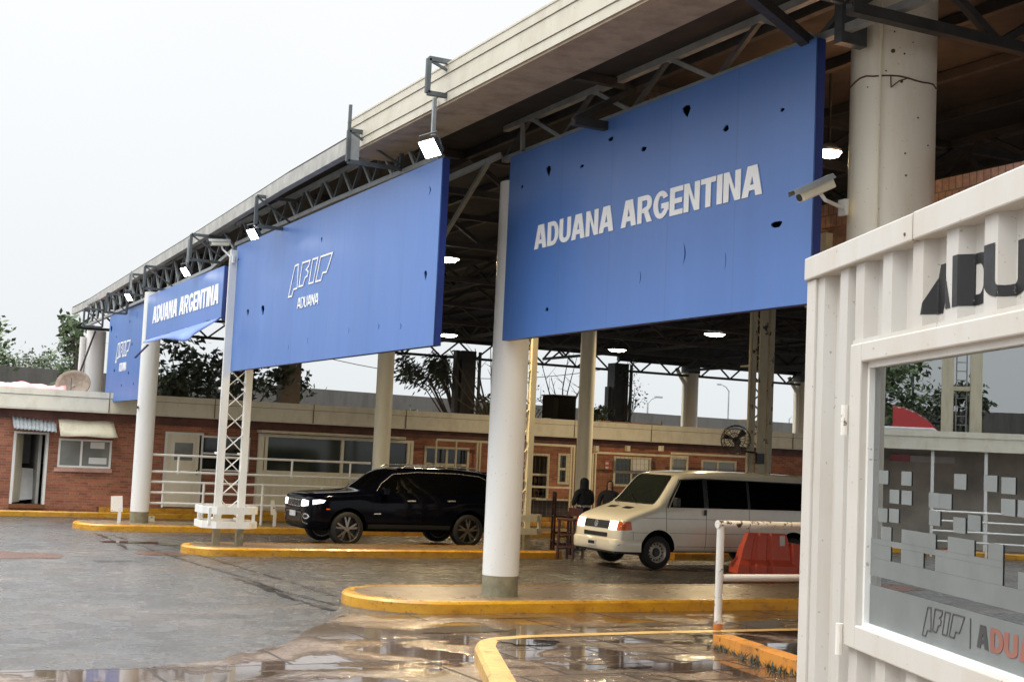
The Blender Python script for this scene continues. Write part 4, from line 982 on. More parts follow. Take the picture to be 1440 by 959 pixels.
tk = thing('parked_truck', 'white lorry cab with a red roof deflector parked behind the shed', 'truck', (1.5, 50, gz(50)))
MB().add([(0, 49, 1), (3.4, 49, 1), (3.4, 49, 3.62), (.9, 49, 3.62), (.35, 49, 3.2), (0, 49, 2.1)]+[(0, 51.4, 1), (3.4, 51.4, 1), (3.4, 51.4, 3.62), (.9, 51.4, 3.62), (.35, 51.4, 3.2), (0, 51.4, 2.1)], [(0,1,2,3,4,5),(11,10,9,8,7,6)]+[(i, (i+1) % 6, (i+1) % 6+6, i+6) for i in range(6)]).build('cab', M['truck_white'], tk, bevel=.05)
v = []
for r in range(7):
    k = r/6; x = .75+1.55*k; z = 3.64+.78*sin(k*pi/2)**.8
    for j in range(7): y = 49.1+2.2*j/6; v.append((x, y, z-.12*abs(j-3)/3))
db = MB().add(v, [(r*7+j, r*7+j+1, (r+1)*7+j+1, (r+1)*7+j) for r in range(6) for j in range(6)]).add([v[r*7] for r in range(7)]+[(2.3, 49.1, 3.62)], [tuple(range(8))])
db.build('roof_deflector', M['truck_red'], tk, smooth=True)
MB().box((3.45, 49, .9), (9, 51.4, 3.3)).build('trailer_box', M['truck_white'], tk)
for x in (.9, 4.5, 7.5): MB().cyl((x, 48.95, gz(50)+.5), (x, 49.3, gz(50)+.5), .5, n=24).build('wheel', M['rubber'], tk)
pl_ = thing('lattice_pylon', 'pair of tall tan posts with a ladder between them behind the shed', 'pylon', (.05, 48, gz(48)))
for x in (.52, -.42): MB().box((x-.19, 47.8, gz(48)), (x+.19, 48.2, 8.5)).build('post', M['cream'], pl_)
ld = MB()
for x in (.22, -.12): ld.box((x-.02, 48.1, 0), (x+.02, 48.14, 8.4))
for i in range(26): ld.box((-.12, 48.105, .3+i*.31), (.22, 48.135, .33+i*.31))
ld.build('ladder', M['steel_lite'], pl_); MB().box((-.23, 47.95, 4.9), (.33, 48.05, 5.05)).box((-.23, 47.95, 6.9), (.33, 48.05, 7.05)).build('tie', M['cream'], pl_)
# ================================================================== long wall beyond, street lamps
bw = MB().add([(-70, 60, gz(60)), (120, 60, gz(60)), (120, 60, 4.15), (40, 60, 4.42), (5, 60, 4.72), (-70, 60, 4.72)]+[(-70, 60.5, gz(60)), (120, 60.5, gz(60)), (120, 60.5, 4.15), (40, 60.5, 4.42), (5, 60.5, 4.72), (-70, 60.5, 4.72)], [(0,1,2,3,4,5),(11,10,9,8,7,6)]+[(i, (i+1) % 6, (i+1) % 6+6, i+6) for i in range(6)])
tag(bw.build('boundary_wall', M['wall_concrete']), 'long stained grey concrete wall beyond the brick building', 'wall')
def slamp(px, pyt, Y, arm, label, dbl=False):
    p = atY(px, pyt, Y); t = thing('street_lamp', label, 'street lamp', (p.x, Y, gz(60)), group='street lamps beyond the wall')
    MB().cyl((p.x, Y, gz(60)), (p.x, Y, p.z), .09, .05, n=10).build('pole', M['steel_lite'], t)
    for s in ((1, -1) if dbl else (1,)):
        MB().tube([(p.x, Y, p.z-.05), (p.x+s*arm*.25, Y, p.z+.22), (p.x+s*arm*.6, Y, p.z+.36)], .035, 6).build('arm', M['steel_lite'], t)
        MB().box((p.x+s*arm*.6-.1, Y-.09, p.z+.32), (p.x+s*arm, Y+.09, p.z+.42)).build('lamp_head', M['steel_lite'], t)
slamp(911, 566, 70, 1.0, 'curved street lamp above the far wall, right of the cooling unit')
slamp(1025, 549, 80, -1.0, 'tall straight street lamp above the far wall, left of the peeling tower')
slamp(1110, 588, 90, 1.2, 'street lamp showing low over the wall by the container', False)
sl = thing('street_lamp', 'twin headed street lamp beyond the shed', 'street lamp', (1.23, 62, gz(60)), group='street lamps beyond the wall')
MB().cyl((1.2, 62, -.5), (1.2, 62, 6.7), .09, .05, n=10).build('pole', M['steel'], sl)
MB().box((.6, 61.9, 6.7), (1.8, 62.1, 6.8)).build('lamp_head', M['steel'], sl)
# overhead wire
w1, w2 = atY(420, 493, 56), atY(1010, 475, 56)
wt = thing('overhead_wire', 'thin black power line sagging beyond the canopy', 'wire', tuple(w1))
pts = [w1.lerp(w2, i/24)+Vector((0, 0, -1.6*4*(i/24)*(1-i/24))) for i in range(25)]
MB().tube(pts, .018, 4).build('cable', M['steel_black'], wt)
# ================================================================== trees
def leaf_quad(v, f, c, s, rng):
    a = Vector((rng.gauss(0, 1), rng.gauss(0, 1), rng.gauss(0, .7))).normalized(); b = a.cross(Vector((rng.gauss(0, 1), rng.gauss(0, 1), rng.gauss(0, 1)))).normalized()
    i = len(v); l = s*rng.uniform(.7, 1.4); w = l*rng.uniform(.35, .55)
    v += [c-a*l*.5, c+b*w*.5, c+a*l*.5, c-b*w*.5]; f.append((i, i+1, i+2, i+3))
def tree(name, label, base, h, crown, nclump, nleaf, ls, mat, seed, group=None, spread=1.0, limbs=7, trunk=.16, lean=(0, 0), cr=(.5, .9), squash=.8):
    rng = random.Random(seed); base = Vector(base); t = thing(name, label, 'tree', tuple(base), group=group)
    tb = MB(); top = base+Vector((lean[0], lean[1], h*.75)); mid = base.lerp(top, .5)+Vector((rng.uniform(-.2, .2), 0, 0))
    tb.cyl(base, mid, trunk, trunk*.75, n=8); tb.cyl(mid, top, trunk*.75, trunk*.35, n=8)
    cc = base+Vector((lean[0], lean[1], h-crown*squash*.8)); v = []; f = []
    tips = []
    for k in range(nclump):
        while True:
            d = Vector((rng.uniform(-1, 1), rng.uniform(-1, 1), rng.uniform(-1, 1)))
            if .25 < d.length < 1: break
        tips.append(cc+Vector((d.x*crown*spread, d.y*crown*spread, d.z*crown*squash)))
    for k, tp_ in enumerate(tips):
        if k < limbs or rng.random() < .35:
            s = mid.lerp(top, rng.uniform(.1, 1)); m = s.lerp(tp_, .5)+Vector((0, 0, rng.uniform(-.1, .3)))
            tb.cyl(s, m, trunk*.3, trunk*.2, n=5); tb.cyl(m, tp_, trunk*.2, trunk*.06, n=5)
        R_ = crown*rng.uniform(*cr)*.45
        for _ in range(nleaf):
            g = Vector((rng.gauss(0, .5), rng.gauss(0, .5), rng.gauss(0, .4)))
            leaf_quad(v, f, tp_+g*R_, ls, rng)
    tb.build('trunk', M['bark'], t); MB().add(v, f).build('crown', M[mat], t)
    return t
GTR = 'trees beyond the buildings'
def tr(px, pyt, Y, *a, **k):
    p = atY(px, pyt, Y); z0 = gz(60)-.2; return (p.x, Y, z0), p.z-z0
for (nm, lab, px, pyt, Y, crown, nc_, nl, ls, mat, seed, kw) in (
    ('leafy_tree', 'grey green feathery tree above the far wall at the left edge', 45, 480, 72, 2.4, 30, 70, .22, 'leaf_mid', 3, dict(spread=1.0, cr=(.4, .8))),
    ('leafy_tree', 'pale thin tree right of the feathery tree over the far wall', 82, 488, 70, 1.9, 22, 45, .18, 'leaf_pale', 4, dict(spread=1.2, cr=(.5, 1.1))),
    ('leafy_tree', 'pale sparse tree cut by the left edge of the photo', 2, 478, 70, 2.0, 18, 45, .22, 'leaf_pale', 5, dict(cr=(.5, 1.0))),
    ('leafy_tree', 'large leaved tree behind the far white column', 112, 436, 54, 1.8, 26, 30, .30, 'leaf_mid', 6, dict(spread=.40, squash=1.5, cr=(.3, .6))),
    ('leafy_tree', 'dark big leaved tree under the torn sign', 262, 484, 50, 1.9, 26, 30, .30, 'leaf_dark', 8, dict(spread=.85, cr=(.5, .9), squash=.75)),
    ('leafy_tree', 'low dark bush right of the tree under the torn sign', 345, 508, 50, 1.5, 28, 55, .28, 'leaf_dark', 9, dict(spread=1.5, squash=.55)),
    ('leafy_tree', 'low dark bush left of the tree under the torn sign', 240, 528, 49, .9, 18, 50, .26, 'leaf_dark', 19, dict(spread=1.0)),
    ('leafy_tree', 'small bright green shrub on the roof line beside the dark square post', 700, 560, 48, .7, 14, 50, .16, 'leaf_mid', 10, dict(spread=1.2)),
    ('leafy_tree', 'small green shrub behind the roof left of the ivy grown post', 848, 570, 48, .5, 12, 40, .15, 'leaf_mid', 11, dict()),
    ('leafy_tree', 'small yellow green shrub against the far wall beyond the cream column', 560, 568, 58, 1.4, 12, 30, .2, 'leaf_mid', 12, dict())):
    b, h = tr(px, pyt, Y); tree(nm, lab, b, h, crown, nc_, nl, ls, mat, seed, GTR, **kw)
# ivy on the dark post
def weep(label, px0, px1, pyt, pyb, Y, n, ls, mat, seed):
    """overhanging spray of drooping leaves with bare stems"""
    rng = random.Random(seed); p = atY((px0+px1)/2+40, 590, Y); t = thing('spray_tree', label, 'tree', tuple(p), group=GTR)
    st = MB(); root = atY(px1+14, 620, Y); v = []; f = []
    for k in range(16):
        tip = atY(rng.uniform(px0, px1), rng.uniform(pyt, pyb), Y+rng.uniform(-.8, .8)); m = root.lerp(tip, .55)+Vector((0, 0, rng.uniform(.2, .9)))
        st.cyl(root, m, .04, .025, n=5); st.cyl(m, tip, .025, .01, n=5)
        for q in range(n):
            s = rng.uniform(.35, 1.05); c = m.lerp(tip, s)+Vector((rng.gauss(0, .14), rng.gauss(0, .2), rng.gauss(0, .14))); i = len(v)
            d = Vector((-.6+rng.gauss(0, .3), rng.gauss(0, .3), -.55+rng.gauss(0, .2))).normalized()*ls; w = Vector((.3, .2, -.35))*ls*.32
            v += [c, c+d*.5+w, c+d, c+d*.5-w]; f.append((i, i+1, i+2, i+3))
    st.build('trunk', M['bark'], t); MB().add(v, f).build('crown', M[mat], t); return t
weep('drooping feathery branch hanging between the cream column and the dark post', 558, 632, 497, 528, 50, 75, .24, 'leaf_dark', 21)
def bare(label, px, py, tips, Y, seed, r=.045, leaves=0):
    rng = random.Random(seed); b = atY(px, py, Y); t = thing('bare_tree', label, 'tree', (b.x, b.y, 2.4), group='bare branching trees behind the roof'); mb = MB(); v = []; f = []
    for (tx, ty) in tips:
        e = atY(tx, ty, Y+rng.uniform(-.6, .6)); m = b.lerp(e, .5)+Vector((rng.uniform(-.12, .12), 0, rng.uniform(-.1, .15)))
        mb.cyl(b, m, r, r*.7, n=6); mb.cyl(m, e, r*.7, r*.3, n=6)
        for k in range(3):
            s = m.lerp(e, rng.uniform(0, .8)); q = s+Vector((rng.uniform(-.5, .5), 0, rng.uniform(.1, .6))); mb.cyl(s, q, r*.35, r*.12, n=5)
            for _ in range(leaves): leaf_quad(v, f, q+Vector((rng.gauss(0, .15), rng.gauss(0, .15), rng.gauss(0, .15))), .12, rng)
    mb.build('branches', M['bark'], t)
    if v: MB().add(v, f).build('crown', M['leaf_mid'], t)
bare('bare branches crossing the sky left of the nearest white column', 690, 600, ((620, 500), (632, 490), (668, 490), (690, 488), (655, 520), (640, 560)), 47, 31)
bare('thin bare stems behind the roof cooling unit', 790, 600, ((760, 505), (800, 498), (812, 500), (775, 530), (822, 530), (755, 560), (836, 520)), 47, 32, .035)
bare('straggling leafy stems climbing beside the ivy grown post', 880, 600, ((888, 520), (893, 545), (884, 500), (895, 570)), 48.5, 33, .03, 14)
bare('thin bare stems left of the cooling unit', 748, 600, ((752, 560), (760, 575), (745, 540), (768, 570)), 46, 34, .03, 4)
tree('leafy_tree', 'round crowned tree behind the parked lorry', (-.2, 55, -.7), 5.9, 1.3, 26, 60, .25, 'leaf_dark', 14, GTR)
tree('leafy_tree', 'overhanging tree at the left of the parked lorry', (4.0, 56, -.7), 7.6, 2.6, 34, 70, .28, 'leaf_mid', 15, GTR, lean=(-.6, 0))
# ================================================================== railings and small boards
rg = thing('island_railing', 'white five bar tube railing on the third island behind the lattice tower', 'railing', (9.3, 33.92, gz(34)), group='white tube railings')
rb = MB(); x0 = 7.05; x1 = atY(521, 651, 33.92).x
zs_ = [atY(214, y, 33.92).z for y in (639, 662.6, 677, 692, 707)]
for z in zs_: rb.cyl((x0, 33.92, z), (x1, 33.92, z), .03, n=8)
rb.build('bars', M['white2'], rg)
rp_ = MB()
for px in (251, 411, 493): x = atY(px, 650, 33.92).x; rp_.cyl((x, 33.92, zs_[1]-.05), (x, 33.92, zs_[0]), .028, n=8)
for px in (286, 369, 452): x = atY(px, 690, 33.92).x; rp_.cyl((x, 33.9, gz(34)+.1), (x, 33.9, zs_[2]), .032, n=8)
x = atY(229, 690, 33.92).x; rp_.cyl((x, 33.92, zs_[4]-.1), (x, 33.92, zs_[2]), .022, n=8)
rp_.build('posts', M['white2'], rg)
def board(px, pyt, pyb, w, label, lean=.0, tilt=0, post=True):
    b = atG(px, pyb, .15); t = thing('small_board', label, 'board', tuple(b), group='small boards on the third island')
    tp_ = atY(px, pyt, b.y); h = tp_.z-b.z; z0 = b.z+(h*.42 if post else .02)
    MB().add([(b.x-w, b.y-.02, z0), (b.x+w, b.y-.02, z0), (b.x+w+tilt, b.y+lean, z0+h*.58), (b.x-w+tilt*.2, b.y+lean, z0+h*.56), (b.x-w, b.y+.01, z0), (b.x+w, b.y+.01, z0), (b.x+w+tilt, b.y+lean+.03, z0+h*.58), (b.x-w+tilt*.2, b.y+lean+.03, z0+h*.56)], [(0,1,2,3),(7,6,5,4),(0,1,5,4),(1,2,6,5),(2,3,7,6),(3,0,4,7)]).build('face', M['rusty_white'], t)
    if post: MB().box((b.x+w*.25, b.y-.015, b.z-.05), (b.x+w*.25+.07, b.y+.03, z0+.1)).build('stake', M['white2'], t)
board(163, 697, 735, .14, 'small leaning white board on a stake beside the second white column', .05, -.02)
board(212, 721, 734, .085, 'small white block at the foot of the second white column', 0, 0, False)
board(383, 703, 739, .06, 'narrow white marker post in front of the panelled bay', .04, -.03)
# foreground guard rail
gb = atG(1009, 884, .16); Yr = gb.y
gr_ = thing('guard_rail', 'rusty white two bar guard rail on the foreground island', 'guard rail', tuple(gb))
zt_ = atY(1012, 737, Yr).z; zm = atY(1012, 812, Yr).z; xr = gb.x+3.2
MB().cyl((gb.x, Yr, gb.z-.05), (gb.x+.0, Yr, zt_), .043, n=14).cyl((xr, Yr, gb.z-.05), (xr, Yr, zt_), .043, n=14).build('post', M['rusty_white'], gr_, smooth=True)
MB().cyl((gb.x-.05, Yr, zt_), (xr, Yr, zt_), .046, n=14).build('top_rail', painted('flaking_white_rail', (.78, .75, .69), .45, (.4, .3, .2), .4, rust=(.07, .04, .03), chips=.56, chipsc=9), gr_, smooth=True)
MB().cyl((gb.x+.04, Yr, zm), (xr, Yr, zm), .040, n=14).build('mid_rail', M['white2'], gr_, smooth=True)
MB().cyl((gb.x, Yr, gb.z-.06), (gb.x, Yr, gb.z+.06), .05, n=14).build('rusty_foot', plain('orange_rust', (.45, .15, .03), .7, 0, .3, 20), gr_)
ka = atG(1003, 893, .26); kb = atG(1140, 938, .26)
kd = (kb-ka); kd.z = 0; kd.normalize(); kn = Vector((-kd.y, kd.x, 0))
if kn.x < 0: kn = -kn
poly = [ka.xy, (ka+kd*3).xy, (ka+kd*3+kn*.2).xy, (ka+kn*.2).xy]
struct(MB().prism([tuple(p) for p in poly], lambda x, y: gz(y)+.1, lambda x, y: gz(y)+.27).build('planter_kerb', painted('rusty_orange_kerb', (.60, .24, .035), .5, (.20, .07, .03), .9, rust=(.12, .05, .03), chips=.58, chipsc=7)))
pb_ = [(ka+kn*.2).xy, (ka+kd*3+kn*.2).xy, (ka+kd*3+kn*3).xy, (ka+kn*3.2).xy]
struct(MB().prism([tuple(p) for p in pb_], lambda x, y: gz(y)+.1, lambda x, y: gz(y)+.20).build('raised_bed', M['paving']))
pw = [(ka+kn*.35+kd*.15).xy, (ka+kn*.3+kd*1.6).xy, (ka+kn*1.4+kd*1.6).xy, (ka+kn*1.8+kd*.5).xy, (ka+kn*1.1+kd*.1).xy]
struct(MB().sheet([tuple(p) for p in pw], lambda x, y: gz(y)+.206).build('puddle', M['water']))
rng = random.Random(5); v = []; f = []
for k in range(260):
    s = rng.uniform(0, 2.4)**1; c = ka+kd*s-kn*rng.uniform(-.02, .10); c.z = gz(c.y)+.15; i = len(v); hgt = rng.uniform(.02, .085); w = rng.uniform(.004, .012); a = rng.uniform(0, 6.3)
    e = Vector((rng.gauss(0, .025), rng.gauss(0, .025), hgt)); u = Vector((cos(a), sin(a), 0))*w; v += [c-u, c+u, c+e]; f.append((i, i+1, i+2))
tag(MB().add(v, f).build('weeds', M['leaf_dark']), 'low weeds and moss along the rusty orange kerb', 'weeds', kind='stuff')
# ================================================================== brick booth behind the container
bo = thing('brick_booth', 'pale red brick booth with a soldier course top behind the container', 'building', (11.5, 6, gz(6)))
MB().box((9.6, 1, -.1), (13, 11.95, 4.66)).build('wall', M['brickY'], bo)
MB().box((9.57, .98, 4.665), (13.02, 11.97, 4.93)).build('parapet_course', M['brick_soldier'], bo)
MB().box((9.585, 1.2, 2.62), (9.60, 11.6, 3.05)).build('pale_band', M['cream_col'], bo)
MB().box((9.50, 11.60, 3.8), (9.595, 11.93, 4.60)).build('wall_box', M['cream_col'], bo)
# ================================================================== office container
rr_ = ray(1387, 600); nn_ = Vector((-.9367, .3501, 0)); dn_ = Vector((.3501, .9367, 0)); Cb = Vector((3.49, 4.38, 0)); tt_ = Cb.dot(dn_)/rr_.dot(dn_); BWT = (rr_*tt_-Cb).dot(nn_); pass
Cx, Cy = 3.49+.9367*.018, 4.38-.3501*.018; dd = Vector((.3501, .9367)); rzc = atan2(dd.y, dd.x); zc = .30
ct = thing('office_container', 'cream corrugated office container with a big reflecting window, close on the right', 'container', (Cx, Cy, zc), rz=rzc)
ct_z = lambda z: z-zc
def cbox(t0, t1, o0, o1, z0, z1): return ((-t1, o0, z0-zc), (-t0, o1, z1-zc))
def corrug(t0, t1, z0, z1, phase=0, pitch=.262):
    prof = []; t = t0; k = 0
    seq = ((.085, 0, 0), (.030, 0, -.042), (.085, -.042, -.042), (.062, -.042, 0))
    while t < t1:
        for (w, a, b) in seq:
            prof.append((t, a)); t += w
    prof = [p for p in prof if p[0] < t1]+[(t1, prof[-1][1] if prof else 0)]
    v = [(-t, o, z0-zc) for t, o in prof]+[(-t, o, z1-zc) for t, o in prof]; n = len(prof)
    return MB().add(v, [(i, i+1, n+i+1, n+i) for i in range(n-1)])
TL = 6.0
up = corrug(.53, TL, 2.49, 2.80); upo = up.build('upper_panel', M['corr'], ct, local=True)
corrug(.10, .545, .42, 2.80).build('end_panel', M['corr'], ct, local=True)
corrug(.545, TL, .42, 1.43).build('lower_panel', M['corr'], ct, local=True)
def cb(name, mat, *boxes, bevel=.006, parent=None):
    mb = MB()
    for b in boxes: mb.box(*cbox(*b))
    return mb.build(name, M[mat], parent or ct, local=True, bevel=bevel)
BW = BWT
cb('corner_post', 'corr_frame', (0, .105, -.15, .012, .30, 2.80))
cb('top_rail', 'corr_frame', (-.005, 1.098, -.06, .024, 2.80, 2.893), (1.102, TL, -.06, .024, 2.80, 2.895))
cb('bottom_rail', 'corr_frame', (0, TL, -.06, .045, .30, .42))
cb('roof', 'corr_frame', (0.01, TL, -2.4, -.06, 2.83, 2.87)); cb('floor', 'dark', (0.01, TL, -2.4, -.06, .32, .40))
cb('end_wall', 'corr_frame', (0.0, .04, BW, -.151, .40, 2.83), (0, .04, -2.4, BW, .40, .95), (0, .04, -2.4, BW, 2.70, 2.83), (TL-.04, TL, -2.4, -.06, .40, 2.83)); cb('back_wall', 'corr_frame', (0.04, TL-.04, -2.4, -2.36, .40, 2.83))
cb('inner_lining', 'lining', (.05, TL-.05, -2.35, -2.33, .40, 2.82), (.05, .07, BW, -.07, .4, 2.82), (.05, .07, -2.3, BW, .4, .95), (.08, TL-.05, -2.3, -.07, 2.80, 2.825))
T1 = 2.78
wf = cb('window_frame', 'corr_frame', (.545, .655, -.05, .022, 1.42, 2.50), (T1-.10, T1, -.05, .022, 1.42, 2.50), (.655, T1-.10, -.05, .022, 2.43, 2.50), (.655, T1-.10, -.05, .022, 1.42, 1.505))
cb('glazing_bead', 'white2', (.655, .675, -.04, -.005, 1.505, 2.43), (.675, T1-.1, -.04, -.005, 2.41, 2.43), (.675, T1-.1, -.04, -.005, 1.505, 1.515), parent=wf, bevel=0)
for z in (2.225, 1.44): MB().cyl((-.535, .032, z-zc-.055), (-.535, .032, z-zc+.055), .014, n=10).build('hinge', M['rusty_white'], wf, local=True)
MB().box(*cbox(.665, T1-.09, -.030, -.026, 1.51, 2.425)).build('pane', M['pane'], wf, local=True)
cb('drip_strip', 'corr_frame', (.545, TL, .0, .012, 2.50, 2.515), bevel=0)
cb('rail_joint', 'grime', (1.098, 1.102, -.05, .021, 2.80, 2.892), bevel=0)
MB().cyl((-1.04, .023, 2.83-zc), (-1.04, .027, 2.83-zc), .006, n=8).build('rivet', M['grime'], ct, local=True)
# black lettering painted over the ribs
bmu = bmesh.new(); bmu.from_mesh(upo.data); bvu = BVHTree.FromBMesh(bmu)
lt = MB(); tx = 1.125
for ch in 'ADUANA':
    w, sps = glyph(ch, .25); sc = .205/.72
    lay_outline(lt, bvu, [[(-(tx+x*sc), 2.555-zc+y*.158) for x, y in sp] for sp in sps], 'side', .002, 1, .009); tx += w*sc+.012; continue
    for sp in sps[:1]:
        if ch == 'A': a = w*sc; k = sc; sp = [(0,0),(w/2-.17,1),(w/2+.17,1),(w,0),(w-.27,0),(w-.30,.16),(w/2,.16),(w/2,.34),(w/2+.10,.34),(w/2,.78),(w/2-.10,.34),(w/2-.02,.34),(w/2-.02,.16),(.30,.16),(.27,0)]
        if ch == 'D':
            w = .70; sp = [(0,0),(0,1),(.34,1)]+arc(.34,.5,.36,.5,90,-90,12)[1:]+[(.245,0),(.245,.2)]+arc(.34,.5,.12,.3,-90,90,8)+[(.245,.8),(.24,.8),(.24,0)]
        sp = [(-(tx+x*sc), 2.555-zc+y*.158) for x, y in sp]
        lay(lt, bvu, sp, 'side', .002, 1, .03)
    tx += w*sc+.022
lt.build('lettering', M['black_letter'], ct, local=True); bmu.free()
# frosted film on the glass
fm = MB()
def fbox(mb, t0, t1, z0, z1, o=-.024): mb.box(*cbox(t0, t1, o, o+.0012, z0, z1))
cell = .0905; T0 = .68; TE = T1-.11
fbox(fm, T0, TE, 1.516, 1.652); fbox(fm, T0, TE, 1.684, 1.745)
ncol = int((TE-T0)/cell)
hole1 = {2, 5, 11}; hole2 = {}
for c in range(ncol+1):
    a = T0+c*cell; b = min(TE, a+cell)
    if c not in {2, 5, 11, 16, 19}: fbox(fm, a, b, 1.7455, 1.793)
    if c not in {}: 
        if c not in {11, 12, 17}: fbox(fm, a, b, 1.7935, 1.812)
    if c in {1, 3, 4, 5, 7, 8, 10, 13, 14, 15, 18, 20}: fbox(fm, a, b, 1.8125, 1.858)
fm.build('frosted_film', M['film'], wf, local=True)
for (t0, z0) in ((.74, 2.003), (.94, 2.003), (1.35, 2.003), (1.55, 2.003), (1.66, 2.0), (.84, 1.94), (.945, 1.94), (1.165, 1.94), (1.25, 1.94), (1.66, 1.94), (1.76, 1.94), (.74, 1.873), (.84, 1.876), (1.35, 1.873), (1.45, 1.885), (1.17, 1.885), (1.86, 1.99), (1.97, 1.94), (2.1, 2.0), (2.2, 1.94), (2.4, 1.99)):
    fs = MB(); fbox(fs, t0, t0+.083, z0, z0+.046); fs.build('film_square', M['film_pale'], wf, local=True)
def film_text(name, sp, mat): 
    sp = [[(-x, y) for x, y in s] for s in sp]
    place_flat_local(name, sp, M[mat], -.0215)
def place_flat_local(name, sp, mat, o):
    me = flat_mesh(sp, .0004)
    for vt in me.vertices: c = vt.co.copy(); vt.co = (c.x, o+c.z, c.y-zc)
    me.materials.clear(); me.materials.append(mat); return link(name, me, wf, local=True)
film_text('film_logo', logo_splines(1.135, 1.445, 1.535, 1.632, .004), 'grey_letter')
film_text('film_divider', [[(1.478, 1.545), (1.484, 1.545), (1.484, 1.632), (1.478, 1.632)]], 'grey_letter')
film_text('film_lettering', fit_text('A', .23, 1.525, 1.60, 1.556, 1.622), 'grey_letter')
film_text('film_lettering', fit_text('DUANA', .23, 1.61, 2.05, 1.556, 1.622), 'red_letter')
# ================================================================== vehicles
def loft_body(name, secs, parent, mats, arches, ar, roofw, belt):
    rings = []
    for (x, w, zb, zt) in secs:
        hood = zt < belt+.16
        zbelt = min(belt, zt-.10); wr = w*.80 if hood else roofw+(w*.80-roofw)*max(0, min(1, (1.5-zt)/.4)) if zt < 1.5 else roofw
        half = [(0, zb), (w*.86, zb), (w*.985, zb+.07), (w, (zb+zbelt)*.5), (w*.985, zbelt)]
        if hood: half += [(w*.94, zt-.045), (wr, zt-.012), (wr*.5, zt), (0, zt+.004)]
        else: half += [(w*.955+(wr-w*.955)*.5, zbelt+(zt-zbelt)*.52), (wr, zt-.06), (wr*.72, zt-.012), (0, zt)]
        rings.append([Vector((x, y, z)) for y, z in half]+[Vector((x, -y, z)) for y, z in half[-2:0:-1]])
    n = len(rings[0]); v = [p for r in rings for p in r]
    f = [(k*n+i, k*n+(i+1) % n, (k+1)*n+(i+1) % n, (k+1)*n+i) for k in range(len(rings)-1) for i in range(n)]
    f += [tuple(range(n-1, -1, -1)), tuple(range((len(rings)-1)*n, len(rings)*n))]
    me = bpy.data.meshes.new(name); me.from_pydata(v, [], f)
    bm = bmesh.new(); bm.from_mesh(me); bmesh.ops.recalc_face_normals(bm, faces=bm.faces); bm.to_mesh(me); bm.free()
    o = bpy.data.objects.new('tmp', me); COL.objects.link(o)
    s = o.modifiers.new('s', 'SUBSURF'); s.levels = s.render_levels = 2
    cm = MB()
    for x in arches:
        for sd in (-1, 1): cm.cyl((x, sd*1.3, ar*.93), (x, sd*.56, ar*.93), ar, n=36)
    cut = cm.build('tmpcut', mats[1])
    b = o.modifiers.new('b', 'BOOLEAN'); b.object = cut; b.operation = 'DIFFERENCE'; b.solver = 'EXACT'
    bpy.context.view_layer.update(); res = evaluated(o)
    bpy.data.objects.remove(o); bpy.data.objects.remove(cut)
    res.materials.clear(); res.materials.append(mats[0]); res.materials.append(mats[1])
    for p in res.polygons:
        c = p.center; k = 0
        for x in arches:
            if hypot(c.x-x, c.z-ar*.93) < ar+.004 and abs(c.y) < .95 and (abs(p.normal.y) > .97 and abs(c.y) < .6 or abs(hypot(c.x-x, c.z-ar*.93)-ar) < .004): k = 1
        if p.normal.z < -.8 and c.z < .45: k = 1
        p.material_index = k
    bo_ = link(name, res, parent, True, True)
    bm = bmesh.new(); bm.from_mesh(res); bv = BVHTree.FromBMesh(bm); bm.free()
    return bo_, bv
def wheel(parent, x, y, r, w, style):
    t = bpy.data.objects.new('wheel', None); COL.objects.link(t); t.parent = parent; t.location = (x, y, r); s = 1 if y > 0 else -1
    ti = .62 if style == 'steel' else .735
    prof = [(r*ti, -w/2), (r*.90, -w/2), (r*.985, -w*.40), (r, -w*.25), (r, w*.25), (r*.985, w*.40), (r*.90, w/2), (r*ti, w/2)]
    MB().lathe([(a, b) for a, b in prof], (0, 0, 0), 'y', 40).build('tyre', M['rubber'], t, True, True)
    rr = r*(.64 if style == 'steel' else .75); ti = .62 if style == 'steel' else .735
    if style == 'steel':
        p = [(0, .06), (.05, .065), (.075, .05), (.10, .03), (rr*.62, .045), (rr*.80, .02), (rr*.86, .05), (rr, .085), (rr+.012, .09), (rr+.012, -.08)]
        MB().lathe([(a, s*b) for a, b in p], (0, 0, 0), 'y', 40).build('rim', M['steel_rim'], t, True, True)
        h = MB()
        for i in range(14):
            a = 2*pi*i/14; h.cyl((rr*.73*cos(a), s*.02, rr*.73*sin(a)), (rr*.73*cos(a), s*.046, rr*.73*sin(a)), .016, n=8)
        h.build('vent_holes', M['black_plastic'], t, False, True)
        MB().cyl((0, s*.05, 0), (0, s*.085, 0), .088, .07, n=20).build('hub_cap', M['black_plastic'], t, True, True)
    else:
        MB().lathe([(a, s*b) for a, b in [(rr*.90, .03), (rr*.97, .085), (rr+.012, .09), (rr+.012, -.08), (rr*.9, -.08)]], (0, 0, 0), 'y', 40).build('rim', M['alloy'], t, True, True)
        MB().cyl((0, -s*.03, 0), (0, -s*.02, 0), rr*.93, n=32).build('brake_disc', plain('brake_disc', (.05, .05, .05), .4, .6), t, False, True)
        sp_ = MB()
        for i in range(5):
            for da in (-.20, .20):
                a = 2*pi*i/5+.3; b = a+da
                sp_.beam((rr*.18*cos(a), s*.075, rr*.18*sin(a)), (rr*.94*cos(b), s*.055, rr*.94*sin(b)), .042, .03, up=(0, 1, 0))
        sp_.cyl((0, s*.05, 0), (0, s*.085, 0), .06, n=20); sp_.build('spokes', M['alloy'], t, False, True)
    return t
